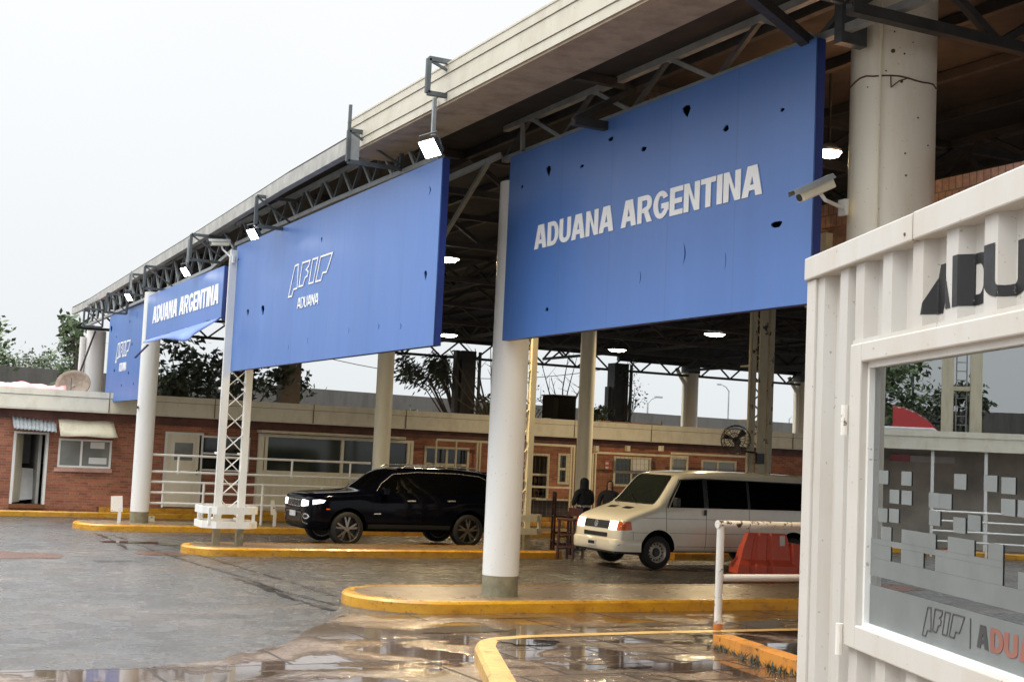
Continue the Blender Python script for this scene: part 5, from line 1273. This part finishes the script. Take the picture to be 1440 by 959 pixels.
def decal(nm, mat, parent, bv, polys, axis, off=.004, side=-1, mx=.09, mirror=False):
    mb = MB()
    for p in polys:
        lay(mb, bv, p, axis, off, side, mx)
    if mirror: decal(nm, mat, parent, bv, polys, axis, off, 1, mx)
    return mb.build(nm, M[mat], parent, True, True)
def curve_strip(pts, w): return [strip(a, b, w) for a, b in zip(pts, pts[1:])]
def bumper(parent, name, mat, z0, z1, xf, hw, back, bulge=.05):
    v = []; n = 25; prof = [(0, z0), (-.02, z0+.03), (-.03, (z0+z1)/2), (-.02, z1-.03), (.03, z1)]
    for i in range(n):
        t = -1+2*i/(n-1); y = hw*sin(t*pi/2)**1 if True else 0
        k = abs(t); x = xf+back*max(0, (k-.55)/.45)**2.2; y = hw*(1-(1-k)**1.6)*(1 if t > 0 else -1)
        for (dx, z) in prof: v.append((x+dx*(1-k*.8), y*(1+(-dx*.3)), z))
    m = len(prof)
    return MB().add(v, [(i*m+j, i*m+j+1, (i+1)*m+j+1, (i+1)*m+j) for i in range(n-1) for j in range(m-1)]).build(name, M[mat], parent, True, True)
# ---- white van
vw = atG(922, 800); va = radians(1); zv = gz(vw.y)
R2 = Matrix.Rotation(va, 2); off = R2 @ Vector((.88, -.86)); vo = Vector((vw.x-off.x, vw.y-off.y, zv))
van = thing('passenger_van', 'cream white passenger van with dark windows and lit headlamps leaving the lane', 'van', tuple(vo), va)
vsec = [(0, .70, .40, .62), (.04, .84, .35, .90), (.10, .90, .32, .985), (.38, .925, .30, 1.10), (.84, .93, .30, 1.235), (.92, .93, .30, 1.31), (1.12, .93, .30, 1.57), (1.34, .93, .30, 1.83), (1.50, .93, .30, 1.905), (2.3, .93, .30, 1.945), (3.3, .93, .30, 1.945), (4.75, .93, .30, 1.93), (5.05, .92, .32, 1.89), (5.16, .88, .36, 1.60), (5.19, .80, .45, 1.0)]
vb, vbv = loft_body('body', vsec, van, [M['van_paint'], M['dark']], (.88, 4.20), .395, .775, 1.16)
for x in (.88, 4.20):
    for y in (-.80, .80): wheel(van, x, y, .325, .205, 'steel')
decal('windscreen', 'shield_glass', van, vbv, [[(-.70, 1.27), (.70, 1.27), (.66, 1.55), (.60, 1.80), (-.60, 1.80), (-.66, 1.55)]], 'front', .005)
decal('windscreen_seal', 'black_plastic', van, vbv, curve_strip([(-.60, 1.81), (-.67, 1.55), (-.715, 1.255), (.715, 1.255), (.67, 1.55), (.60, 1.81), (-.60, 1.81)], .03), 'front', .0035)
decal('front_window', 'car_glass', van, vbv, [[(1.14, 1.20), (1.22, 1.34), (1.45, 1.72), (1.95, 1.755), (1.95, 1.20)]], 'side', .005, mirror=True)
decal('middle_window', 'car_glass', van, vbv, [[(2.06, 1.20), (2.06, 1.755), (3.03, 1.755), (3.03, 1.20)]], 'side', .005, mirror=True)
decal('rear_window', 'car_glass', van, vbv, [[(3.09, 1.20), (3.09, 1.755), (4.50, 1.73), (4.55, 1.20)]], 'side', .005, mirror=True)
decal('window_pillar', 'black_plastic', van, vbv, [[(1.95, 1.20), (1.95, 1.755), (2.06, 1.755), (2.06, 1.20)], [(3.03, 1.20), (3.03, 1.755), (3.09, 1.755), (3.09, 1.20)]]+curve_strip([(1.09, 1.19), (1.18, 1.35), (1.44, 1.735), (1.95, 1.77), (4.52, 1.745)], .03), 'side', .003, mirror=True)
seams = curve_strip([(1.06, .40), (1.05, 1.18), (1.20, 1.42), (1.42, 1.76)], .010)+curve_strip([(2.0, .36), (2.0, 1.19)], .010)+curve_strip([(3.06, .36), (3.06, 1.19)], .009)+[strip((.22, .70), (4.7, .70), .006), strip((1.07, .98), (4.7, .98), .006), strip((.52, .985), (1.05, .985), .006), strip((1.25, .44), (3.45, .44), .008)]+[strip((.30, .45), (.30, .72), .007)]
decal('panel_seams', 'steel', van, vbv, seams, 'side', .0025, mirror=True)
decal('rain_gutter', 'cream_col', van, vbv, curve_strip([(1.46, 1.80), (2.0, 1.83), (4.6, 1.81)], .022), 'side', .012, mirror=True)
decal('grille', 'grille_dark', van, vbv, [[(-.46, .745), (.46, .745), (.46, .895), (-.46, .895)]], 'front', .006)
decal('lower_grille', 'black_plastic', van, vbv, [[(-.44, .585), (.44, .585), (.44, .665), (-.44, .665)]], 'front', .006)
decal('grille_bars', 'steel', van, vbv, [strip((-.45, .78), (.45, .78), .008), strip((-.45, .82), (.45, .82), .008), strip((-.45, .86), (.45, .86), .008)], 'front', .012)
em = MB()
for k in range(24):
    a, b = 2*pi*k/24, 2*pi*(k+1)/24; lay(em, vbv, strip((.058*cos(a), .82+.058*sin(a)), (.058*cos(b), .82+.058*sin(b)), .009), 'front', .018)
for s_ in ([(-.034, .862), (-.002, .815)], [(.034, .862), (.002, .815)], [(-.046, .832), (-.022, .772)], [(-.022, .772), (0, .812)], [(.046, .832), (.022, .772)], [(.022, .772), (0, .812)]): lay(em, vbv, strip(*s_, .009), 'front', .018)
em.build('emblem', M['chrome'], van, False, True)
decal('headlight', 'head_warm', van, vbv, [[(-.74, .735), (-.475, .735), (-.475, .905), (-.74, .905)]], 'front', .008)
decal('headlight', 'head_warm', van, vbv, [[(.475, .735), (.74, .735), (.74, .905), (.475, .905)]], 'front', .008)
decal('indicator', 'orange_lens', van, vbv, [[(-.86, .735), (-.745, .735), (-.745, .905), (-.86, .905)], [(.745, .735), (.86, .735), (.86, .905), (.745, .905)]], 'front', .007)
decal('indicator', 'orange_lens', van, vbv, [[(.075, .735), (.27, .745), (.25, .905), (.075, .905)]], 'side', .007, mirror=True)
for sd in (-1, 1): decal('bonnet_vent', 'black_plastic', van, vbv, [[(.50, sd*.42), (.62, sd*.44), (.62, sd*.14), (.50, sd*.12)]], 'top', .004)
bp_ = bumper(van, 'bumper', 'van_paint', .33, .565, -.045, .945, .52)
MB().box((-.085, -.16, .40), (-.078, .16, .51)).build('number_plate', M['plate'], van, local=True)
MB().box((-.0875, -.12, .425), (-.0855, .12, .485)).build('plate_field', M['black_plastic'], van, local=True)
bumper(van, 'bumper_lip', 'black_plastic', .285, .335, -.03, .93, .50)
dm_ = MB()
for i in range(9):
    a = .50+i*.045; dm_.beam((-.03+.02*i*.25, -a, .46+.012*sin(i*2.3)), (-.028+.02*(i+1)*.25, -a-.045, .46+.012*sin((i+1)*2.3)), .010, .008)
dm_.build('bumper_crack', M['black_plastic'], van, local=True)
MB().box((1.93, -.962, 1.06), (1.985, -.93, 1.17)).box((1.93, .93, 1.06), (1.985, .962, 1.17)).build('door_handle', M['black_plastic'], van, local=True, bevel=.01)
for sd in (-1, 1): MB().box((1.16, sd*1.02-.07, 1.22), (1.26, sd*1.02+.07, 1.40)).box((1.2, sd*.97-.05, 1.24), (1.24, sd*.97+.05, 1.28)).build('mirror', M['black_plastic'], van, local=True, bevel=.02)
MB().beam((.72, -.30, 1.255), (.95, .30, 1.46), .012).beam((.72, .35, 1.255), (.78, .66, 1.31), .012).build('wiper', M['black_plastic'], van, local=True)
# ---- black suv
jw = atG(486, 768); ja = radians(.6); R2 = Matrix.Rotation(ja, 2); off = R2 @ Vector((.93, -.88)); jo = Vector((jw.x-off.x, jw.y-off.y, gz(jw.y)))
suv = thing('parked_suv', 'glossy black four wheel drive car with chrome grille waiting in the second lane', 'car', tuple(jo), ja)
jsec = [(0, .56, .46, .84), (.03, .78, .38, 1.05), (.12, .90, .33, 1.115), (.45, .955, .31, 1.155), (.95, .965, .31, 1.185), (1.34, .97, .31, 1.215), (1.44, .97, .31, 1.29), (1.74, .97, .31, 1.53), (2.02, .97, .31, 1.71), (2.32, .97, .31, 1.765), (3.2, .97, .31, 1.775), (4.05, .97, .31, 1.75), (4.50, .96, .33, 1.70), (4.68, .94, .36, 1.50), (4.78, .90, .42, 1.12), (4.83, .80, .50, .92)]
jb, jbv = loft_body('body', jsec, suv, [M['suv_paint'], M['dark']], (.93, 3.845), .435, .66, 1.12)
for x in (.93, 3.845):
    for y in (-.82, .82): wheel(suv, x, y, .375, .255, 'alloy')
decal('windscreen', 'car_glass', suv, jbv, [[(-.70, 1.26), (.70, 1.26), (.64, 1.48), (.56, 1.68), (-.56, 1.68), (-.64, 1.48)]], 'front', .005)
decal('front_side_window', 'car_glass', suv, jbv, [[(1.58, 1.20), (1.74, 1.37), (2.03, 1.58), (2.62, 1.64), (2.62, 1.18)]], 'side', .005, mirror=True)
decal('rear_side_window', 'car_glass', suv, jbv, [[(2.68, 1.18), (2.68, 1.645), (3.60, 1.64), (3.66, 1.19)]], 'side', .005, mirror=True)
decal('quarter_window', 'car_glass', suv, jbv, [[(3.72, 1.20), (3.68, 1.635), (4.16, 1.59), (4.42, 1.46), (4.42, 1.27)]], 'side', .005, mirror=True)
decal('window_trim', 'chrome', suv, jbv, curve_strip([(1.60, 1.225), (1.74, 1.385), (2.03, 1.595), (2.62, 1.657), (3.6, 1.655), (4.18, 1.605), (4.44, 1.475)], .012), 'side', .007, mirror=True)
decal('panel_seams', 'dark', suv, jbv, curve_strip([(1.50, .5), (1.48, 1.15)], .009)+curve_strip([(2.65, .5), (2.65, 1.15)], .009)+curve_strip([(3.42, .75), (3.62, 1.15)], .009)+curve_strip([(.35, 1.03), (1.45, 1.14)], .009), 'side', .002, mirror=True)
decal('sill_trim', 'black_plastic', suv, jbv, [strip((1.40, .44), (3.38, .44), .10)], 'side', .006, mirror=True)
for i in range(7):
    y = (i-3)*.118
    decal('grille_slot', 'chrome', suv, jbv, [[(y-.046, .815), (y+.046, .815), (y+.046, .975), (y-.046, .975)]], 'front', .008)
    decal('grille_slot_mesh', 'grille_dark', suv, jbv, [[(y-.028, .835), (y+.028, .835), (y+.028, .955), (y-.028, .955)]], 'front', .012)
for sd in (-1, 1):
    decal('headlight', 'head_cool', suv, jbv, [[(sd*.47, .835), (sd*.62, .83), (sd*.80, .86), (sd*.80, .965), (sd*.62, .985), (sd*.47, .975)]], 'front', .008)
    decal('headlight', 'head_cool', suv, jbv, [[(.13, .885), (.36, .93), (.40, .985), (.28, 1.0), (.13, .985)]], 'side', .007, side=sd)
    ox = [(sd*.72+.115*cos(a), .63+.062*sin(a)) for a in [2*pi*i/16 for i in range(16)]]; ix = [(sd*.72+.085*cos(a), .63+.038*sin(a)) for a in [2*pi*i/16 for i in range(16)]]
    decal('fog_lamp_ring', 'chrome', suv, jbv, [ox], 'front', .008); decal('fog_lamp', 'grille_dark', suv, jbv, [ix], 'front', .012)
decal('lower_grille', 'grille_dark', suv, jbv, [[(-.52, .50), (.52, .50), (.44, .68), (-.44, .68)]], 'front', .006)
decal('bumper_trim', 'alloy', suv, jbv, curve_strip([(-.80, .47), (-.62, .50), (-.50, .70), (.50, .70), (.62, .50), (.80, .47)], .03), 'front', .014)
MB().box((-.030, -.20, .60), (-.022, .20, .72)).build('number_plate', M['plate'], suv, local=True)
decal('door_handle', 'chrome', suv, jbv, [strip((2.30, 1.02), (2.50, 1.025), .028), strip((3.28, 1.04), (3.48, 1.045), .028)], 'side', .02, mirror=True)
decal('side_badge', 'chrome', suv, jbv, [strip((1.52, .72), (1.68, .725), .02)], 'side', .006, side=-1)
decal('side_reflector', 'orange_lens', suv, jbv, [strip((.42, .80), (.50, .80), .025)], 'side', .006, mirror=True)
for sd in (-1, 1):
    MB().box((1.66, sd*1.06-.09, 1.14), (1.80, sd*1.06+.09, 1.30)).box((1.7, sd*.97-.04, 1.15), (1.76, sd*.97+.05, 1.19)).build('mirror', M['suv_paint'], suv, local=True, bevel=.035)
    MB().tube([(2.25, sd*.63, 1.735), (2.35, sd*.63, 1.785), (3.2, sd*.63, 1.81), (4.1, sd*.62, 1.785), (4.2, sd*.62, 1.73)], .016, 8).build('roof_rail', M['chrome'], suv, True, True)
MB().add([(4.45, -.55, 1.715), (4.45, .55, 1.715), (4.74, .53, 1.665), (4.74, -.53, 1.665), (4.45, -.55, 1.67), (4.45, .55, 1.67), (4.74, .53, 1.635), (4.74, -.53, 1.635)], [(0,1,2,3),(7,6,5,4),(0,1,5,4),(1,2,6,5),(2,3,7,6),(3,0,4,7)]).build('spoiler', M['suv_paint'], suv, local=True)
# ================================================================== red plastic barrier
pbx = atG(1072, 806); za = radians(-14)
rb_ = thing('road_barrier', 'red plastic water filled barrier standing in front of the van rear wheel', 'barrier', (pbx.x, pbx.y, gz(pbx.y)), za)
v = []; xs = [-1, -.97, -.62, -.56, -.44, -.38, -.02, .04, .16, .22, .62, .68, .97, 1]
lev = [(0, .62, .24), (.16, .60, .235), (.27, .54, .15), (.50, .49, .12), (.74, .41, .085), (.78, .39, .075)]
grv = {3, 4, 7, 8, }
for (z, L_, D) in lev:
    front = [(L_*x*1.0, -(D-(.055*(1-z*.5) if i in grv else 0))) for i, x in enumerate(xs)]; back_ = [(a, -b) for a, b in reversed(front)]
    v += [(a+.06*z, b, z) for a, b in front+back_]
n = 2*len(xs)
MB().add(v, [(k*n+i, k*n+(i+1) % n, (k+1)*n+(i+1) % n, (k+1)*n+i) for k in range(len(lev)-1) for i in range(n)]+[tuple(range(5*n, 6*n)), tuple(range(n-1, -1, -1))]).build('shell', M['red_plastic'], rb_, False, True, .012)
MB().box((.52, -.20, .0), (.70, .20, .60)).build('end_lug', M['red_plastic'], rb_, local=True, bevel=.03)
MB().box((.30, -.118, .55), (.40, -.100, .74)).build('worn_sticker', M['paper'], rb_, local=True)
# ================================================================== wooden high chairs
def chair(px, pyb, label, hb, rz, top):
    g_ = atG(px, pyb, .0); t = thing('high_chair', label, 'chair', (g_.x, g_.y, gz(g_.y)), rz, 'wooden high chairs at the island end')
    w = .19
    for (x, y) in ((-w, -w), (w, -w), (w, w), (-w, w)):
        z1 = top if y > 0 else .80
        MB().add([(x-.022, y-.022, 0), (x+.022, y-.022, 0), (x+.022, y+.022, 0), (x-.022, y+.022, 0), (x*.92-.02, y*.95-.02, z1), (x*.92+.02, y*.95-.02, z1), (x*.92+.02, y*.95+.02, z1), (x*.92-.02, y*.95+.02, z1)], [(3,2,1,0),(4,5,6,7),(0,1,5,4),(1,2,6,5),(2,3,7,6),(3,0,4,7)]).build('leg', M['wood'], t, local=True)
    MB().box((-w-.03, -w-.03, .80), (w+.03, w+.02, .84)).build('seat', M['wood'], t, local=True, bevel=.01)
    st = MB()
    for z in (.25, .50): st.box((-w, -w-.012, z), (w, -w+.012, z+.035)).box((-w, w-.012, z), (w, w+.012, z+.035)).box((-w-.012, -w, z-.06), (-w+.012, w, z-.025)).box((w-.012, -w, z-.06), (w+.012, w, z-.025))
    st.build('stretcher', M['wood'], t, local=True)
    bkm = MB()
    for z in ((top-.09, top+.02), (1.0, 1.06)): bkm.box((-w*.9, w*.95-.014, z[0]), (w*.9, w*.95+.014, z[1]))
    for x in (-.08, 0, .08): bkm.box((x-.02, w*.95-.009, 1.06), (x+.02, w*.95+.009, top-.09))
    bkm.build('backrest', M['wood'], t, local=True)
chair(788, 778, 'tall red brown wooden chair at the end of the second island', 1.3, radians(70), 1.34)
chair(801, 786, 'lower red brown wooden chair in front of the person with the reflective band', 1.1, radians(-60), .98)
# ================================================================== people
def skin_mesh(verts, edges, radii, root, sub=2):
    me = bpy.data.meshes.new('sk'); me.from_pydata(verts, edges, []); o = bpy.data.objects.new('sk', me); COL.objects.link(o)
    sm = o.modifiers.new('skin', 'SKIN'); sm.use_smooth_shade = True
    for i, r in enumerate(radii):
        d = me.skin_vertices[0].data[i]; d.radius = r if isinstance(r, tuple) else (r, r); d.use_root = (i == root)
    ss = o.modifiers.new('sub', 'SUBSURF'); ss.levels = ss.render_levels = sub
    bpy.context.view_layer.update(); res = evaluated(o); bpy.data.objects.remove(o); return res
def person(label, loc, rz, hgt, hair='long', hood=False, arms='down', band=False, sit=False):
    t = thing('person', label, 'person', tuple(loc), rz, 'people waiting by the office')
    V = []; E = []; Rr = []
    def add(p, r, par=None):
        V.append(p); Rr.append(r)
        if par is not None: E.append((par, len(V)-1))
        return len(V)-1
    pel = add((0, 0, .93), (.18, .14)); sp1 = add((0, 0, 1.08), (.185, .145), pel); ch_ = add((0, .005, 1.27), (.20, .15), sp1); up_ = add((0, .01, 1.38), (.15, .105), ch_)
    nk = add((0, 0, 1.455), .052, up_); hd = add((0, -.012, 1.53), (.066, .078), nk); h2 = add((0, -.012, 1.60), (.073, .088), hd); h3 = add((0, 0, 1.665), (.05, .06), h2)
    for s in (-1, 1):
        sh_ = add((s*.205, .005, 1.355), .078, up_)
        if arms == 'fold': el = add((s*.27, -.03, 1.11), .066, sh_); wr = add((s*.06, -.19, 1.13+.04*s), .035, el); dirv = Vector((-s, -.15, 0)).normalized()
        elif arms == 'front': el = add((s*.27, -.02, 1.12), .066, sh_); wr = add((s*.12, -.24, 1.06), .034, el); dirv = Vector((-s*.5, -.8, 0)).normalized()
        else: el = add((s*.27, .02, 1.12), .066, sh_); wr = add((s*.27, -.04, .90), .034, el); dirv = Vector((0, -.15, -1)).normalized()
        pm = Vector(V[wr])+dirv*.055; pa = add(tuple(pm), (.036, .022), wr)
        sd = dirv.cross(Vector((0, 0, 1))) if abs(dirv.z) < .8 else Vector((0, 1, 0)); sd.normalize(); bend = Vector((-s*.25, -.2, -.25))
        for k, L_ in enumerate((.070, .080, .075, .058)):
            b0 = pm+dirv*.03+sd*(.027-.018*k); f1 = add(tuple(b0), .0105, pa); f2 = add(tuple(b0+dirv*L_*.55+bend*.012), .0095, f1); add(tuple(b0+dirv*L_*.9+bend*.05), .008, f2)
        t1 = add(tuple(pm+sd*.035-dirv*.01), .012, pa); add(tuple(pm+sd*.055+dirv*.035), .009, t1)
        hp = add((s*.092, 0, .88), .092, pel); kn = add((s*.10, -.012, .49), .062, hp); an = add((s*.10, .015, .09), .043, kn); add((s*.105, -.06, .045), .045, an); add((s*.11, -.15, .035), .035, len(V)-1)
    k = hgt/1.72; me = skin_mesh([tuple(Vector(p)*k) for p in V], E, [tuple(x*k for x in (r if isinstance(r, tuple) else (r, r))) for r in Rr], 0)
    me.materials.clear()
    for m in ('navy_cloth', 'skin', 'reflect', 'black_plastic'): me.materials.append(M[m])
    wrs = [Vector(V[i])*k for i in range(len(V)) if isinstance(Rr[i], tuple) and Rr[i] == (.036, .022)]
    for p in me.polygons:
        c = p.center/k; mi = 0
        if c.z > 1.455 and abs(c.x) < .12: mi = 1
        elif any((p.center-w_).length < .115*k and True for w_ in wrs): mi = 1
        elif c.z < .075: mi = 3
        elif band and 1.02 < c.z < 1.075 and abs(c.x) < .25: mi = 2
        p.material_index = mi
    link('body', me, t, True, True)
    def ball(nm, c, r, mat, n=10): 
        return MB().lathe([(r[0]*sin(pi*i/n), r[2]*cos(pi*i/n)) for i in range(n+1)], (c[0]*k, c[1]*k, c[2]*k), 'z', 16).build(nm, M[mat], t, True, True)
    for s in (-1, 1):
        ball('eye', (s*.028, -.086, 1.595), (.009, .009, .007), 'hair', 6); ball('ear', (s*.076, .0, 1.59), (.014, .02, .03), 'skin', 6)
    MB().add([(-.013*k, -.092*k, 1.565*k), (.013*k, -.092*k, 1.565*k), (0, -.115*k, 1.567*k), (0, -.092*k, 1.605*k)], [(0, 1, 2), (0, 2, 3), (1, 3, 2)]).build('nose', M['skin'], t, True, True)
    MB().box((-.022*k, -.092*k, 1.536*k), (.022*k, -.082*k, 1.544*k)).build('mouth', plain('lips', (.35, .13, .11), .5), t, local=True)
    # hair or hood: a shell open at the face
    hv = []; rows, cols = 10, 24
    low = 1.40 if hair == 'long' else 1.50
    for r in range(rows+1):
        q = r/rows
        for c in range(cols+1):
            a = radians(-90+58)+(2*pi-radians(116))*c/cols   # gap at the front (-y)
            if q < .5: rr_ = sin(q*pi); z = 1.60+.095*cos(q*pi)
            else: rr_ = 1+.06*(q-.5); z = 1.60-(1.60-low)*(q-.5)*2
            ex, ey = (.088, .100) if not hood else (.100, .116)
            if q > .72 and not hood: rr_ *= 1+.25*(q-.72)
            hv.append((ex*rr_*cos(a)*k, (ey*rr_*sin(a)+.004)*k, (z+(.015 if hood else 0))*k))
    m_ = cols+1
    ho = MB().add(hv, [(r*m_+c, r*m_+c+1, (r+1)*m_+c+1, (r+1)*m_+c) for r in range(rows) for c in range(cols)]).build('hood' if hood else 'hair', M['navy_cloth' if hood else 'hair'], t, True, True)
    ho.modifiers.new('t', 'SOLIDIFY').thickness = .012
    return t
p = atY(822, 676, 27.4); person('person seen from behind in a dark hooded jacket with a white reflective band', (p.x, 27.4, gz(27.4)), radians(188), 1.70, hood=True, arms='front', band=True)
p = atY(858, 680, 28.6); person('person with long dark hair facing the yard behind the van bonnet', (p.x, 28.6, gz(28.6)), radians(-28), 1.66, arms='down')
p = atY(755, 669, 41.0); person('person in dark clothes behind the barred office window with folded arms', (p.x, 41.1, p.z-1.69), radians(-20), 1.70, arms='fold')
# ================================================================== camera, sky, sun
cam = bpy.data.cameras.new('camera'); cam.sensor_fit = 'HORIZONTAL'; cam.sensor_width = 36; cam.lens = FOC/1440*36; cam.clip_end = 3000; cam.clip_start = .05
co = bpy.data.objects.new('camera', cam); COL.objects.link(co); S.camera = co
m = Matrix((CR, CU, -CF)).transposed().to_4x4(); m.translation = (0, 0, H); co.matrix_world = m
W_ = bpy.data.worlds.new('World'); S.world = W_; W_.use_nodes = True; nt = W_.node_tree
bg = nt.nodes['Background']
SUN_EL, SUN_AZ = radians(58), radians(300)   # azimuth clockwise from +Y
sky = nt.nodes.new('ShaderNodeTexSky'); sky.sky_type = 'NISHITA'; sky.sun_disc = False; sky.sun_elevation = SUN_EL; sky.sun_rotation = SUN_AZ
sky.air_density = 1.2; sky.dust_density = 6; sky.ozone_density = 1
hs = nt.nodes.new('ShaderNodeHueSaturation'); hs.inputs['Saturation'].default_value = .25; nt.links.new(sky.outputs[0], hs.inputs['Color'])
# cloud deck: brighter overhead than at the horizon
tc = nt.nodes.new('ShaderNodeTexCoord'); sx = nt.nodes.new('ShaderNodeSeparateXYZ'); nt.links.new(tc.outputs['Generated'], sx.inputs[0])
rp = nt.nodes.new('ShaderNodeValToRGB'); e = rp.color_ramp.elements
e[0].position = 0.0; e[0].color = (4.9, 5.16, 5.3, 1); e[1].position = .9; e[1].color = (26, 26.6, 27, 1)
x = e.new(.12); x.color = (5.15, 5.32, 5.43, 1); x = e.new(.33); x.color = (5.5, 5.58, 5.64, 1)
nt.links.new(sx.outputs[2], rp.inputs[0])
cl = nt.nodes.new('ShaderNodeTexNoise'); cl.inputs['Scale'].default_value = 1.6; cl.inputs['Detail'].default_value = 3; nt.links.new(tc.outputs['Generated'], cl.inputs['Vector'])
cr = nt.nodes.new('ShaderNodeValToRGB'); cr.color_ramp.elements[0].position = .3; cr.color_ramp.elements[0].color = (.96, .965, .97, 1); cr.color_ramp.elements[1].position = .7; cr.color_ramp.elements[1].color = (1.03, 1.03, 1.03, 1); nt.links.new(cl.outputs[0], cr.inputs[0])
mu = nt.nodes.new('ShaderNodeMix'); mu.data_type = 'RGBA'; mu.blend_type = 'MULTIPLY'; mu.inputs[0].default_value = 1; nt.links.new(rp.outputs[0], mu.inputs[6]); nt.links.new(cr.outputs[0], mu.inputs[7])
mx = nt.nodes.new('ShaderNodeMix'); mx.data_type = 'RGBA'; mx.inputs[0].default_value = .90; nt.links.new(hs.outputs[0], mx.inputs[6]); nt.links.new(mu.outputs[2], mx.inputs[7])
nt.links.new(mx.outputs[2], bg.inputs['Color']); bg.inputs['Strength'].default_value = .10
sl_ = bpy.data.lights.new('sun', 'SUN'); sl_.energy = .6; sl_.angle = radians(25); sl_.color = (1, .97, .93)
so = bpy.data.objects.new('sun', sl_); COL.objects.link(so)
sd_ = Vector((sin(SUN_AZ)*cos(SUN_EL), cos(SUN_AZ)*cos(SUN_EL), sin(SUN_EL))); so.rotation_euler = (-sd_).to_track_quat('-Z', 'Y').to_euler(); so.location = (0, 0, 60)
S.view_settings.view_transform = 'Standard'; S.view_settings.look = 'None'; S.view_settings.exposure = .86; S.view_settings.gamma = 1
S.render.engine = 'CYCLES'; S.cycles.max_bounces = 8; S.cycles.transparent_max_bounces = 8
try: S.cycles.use_denoising = True
except Exception: pass
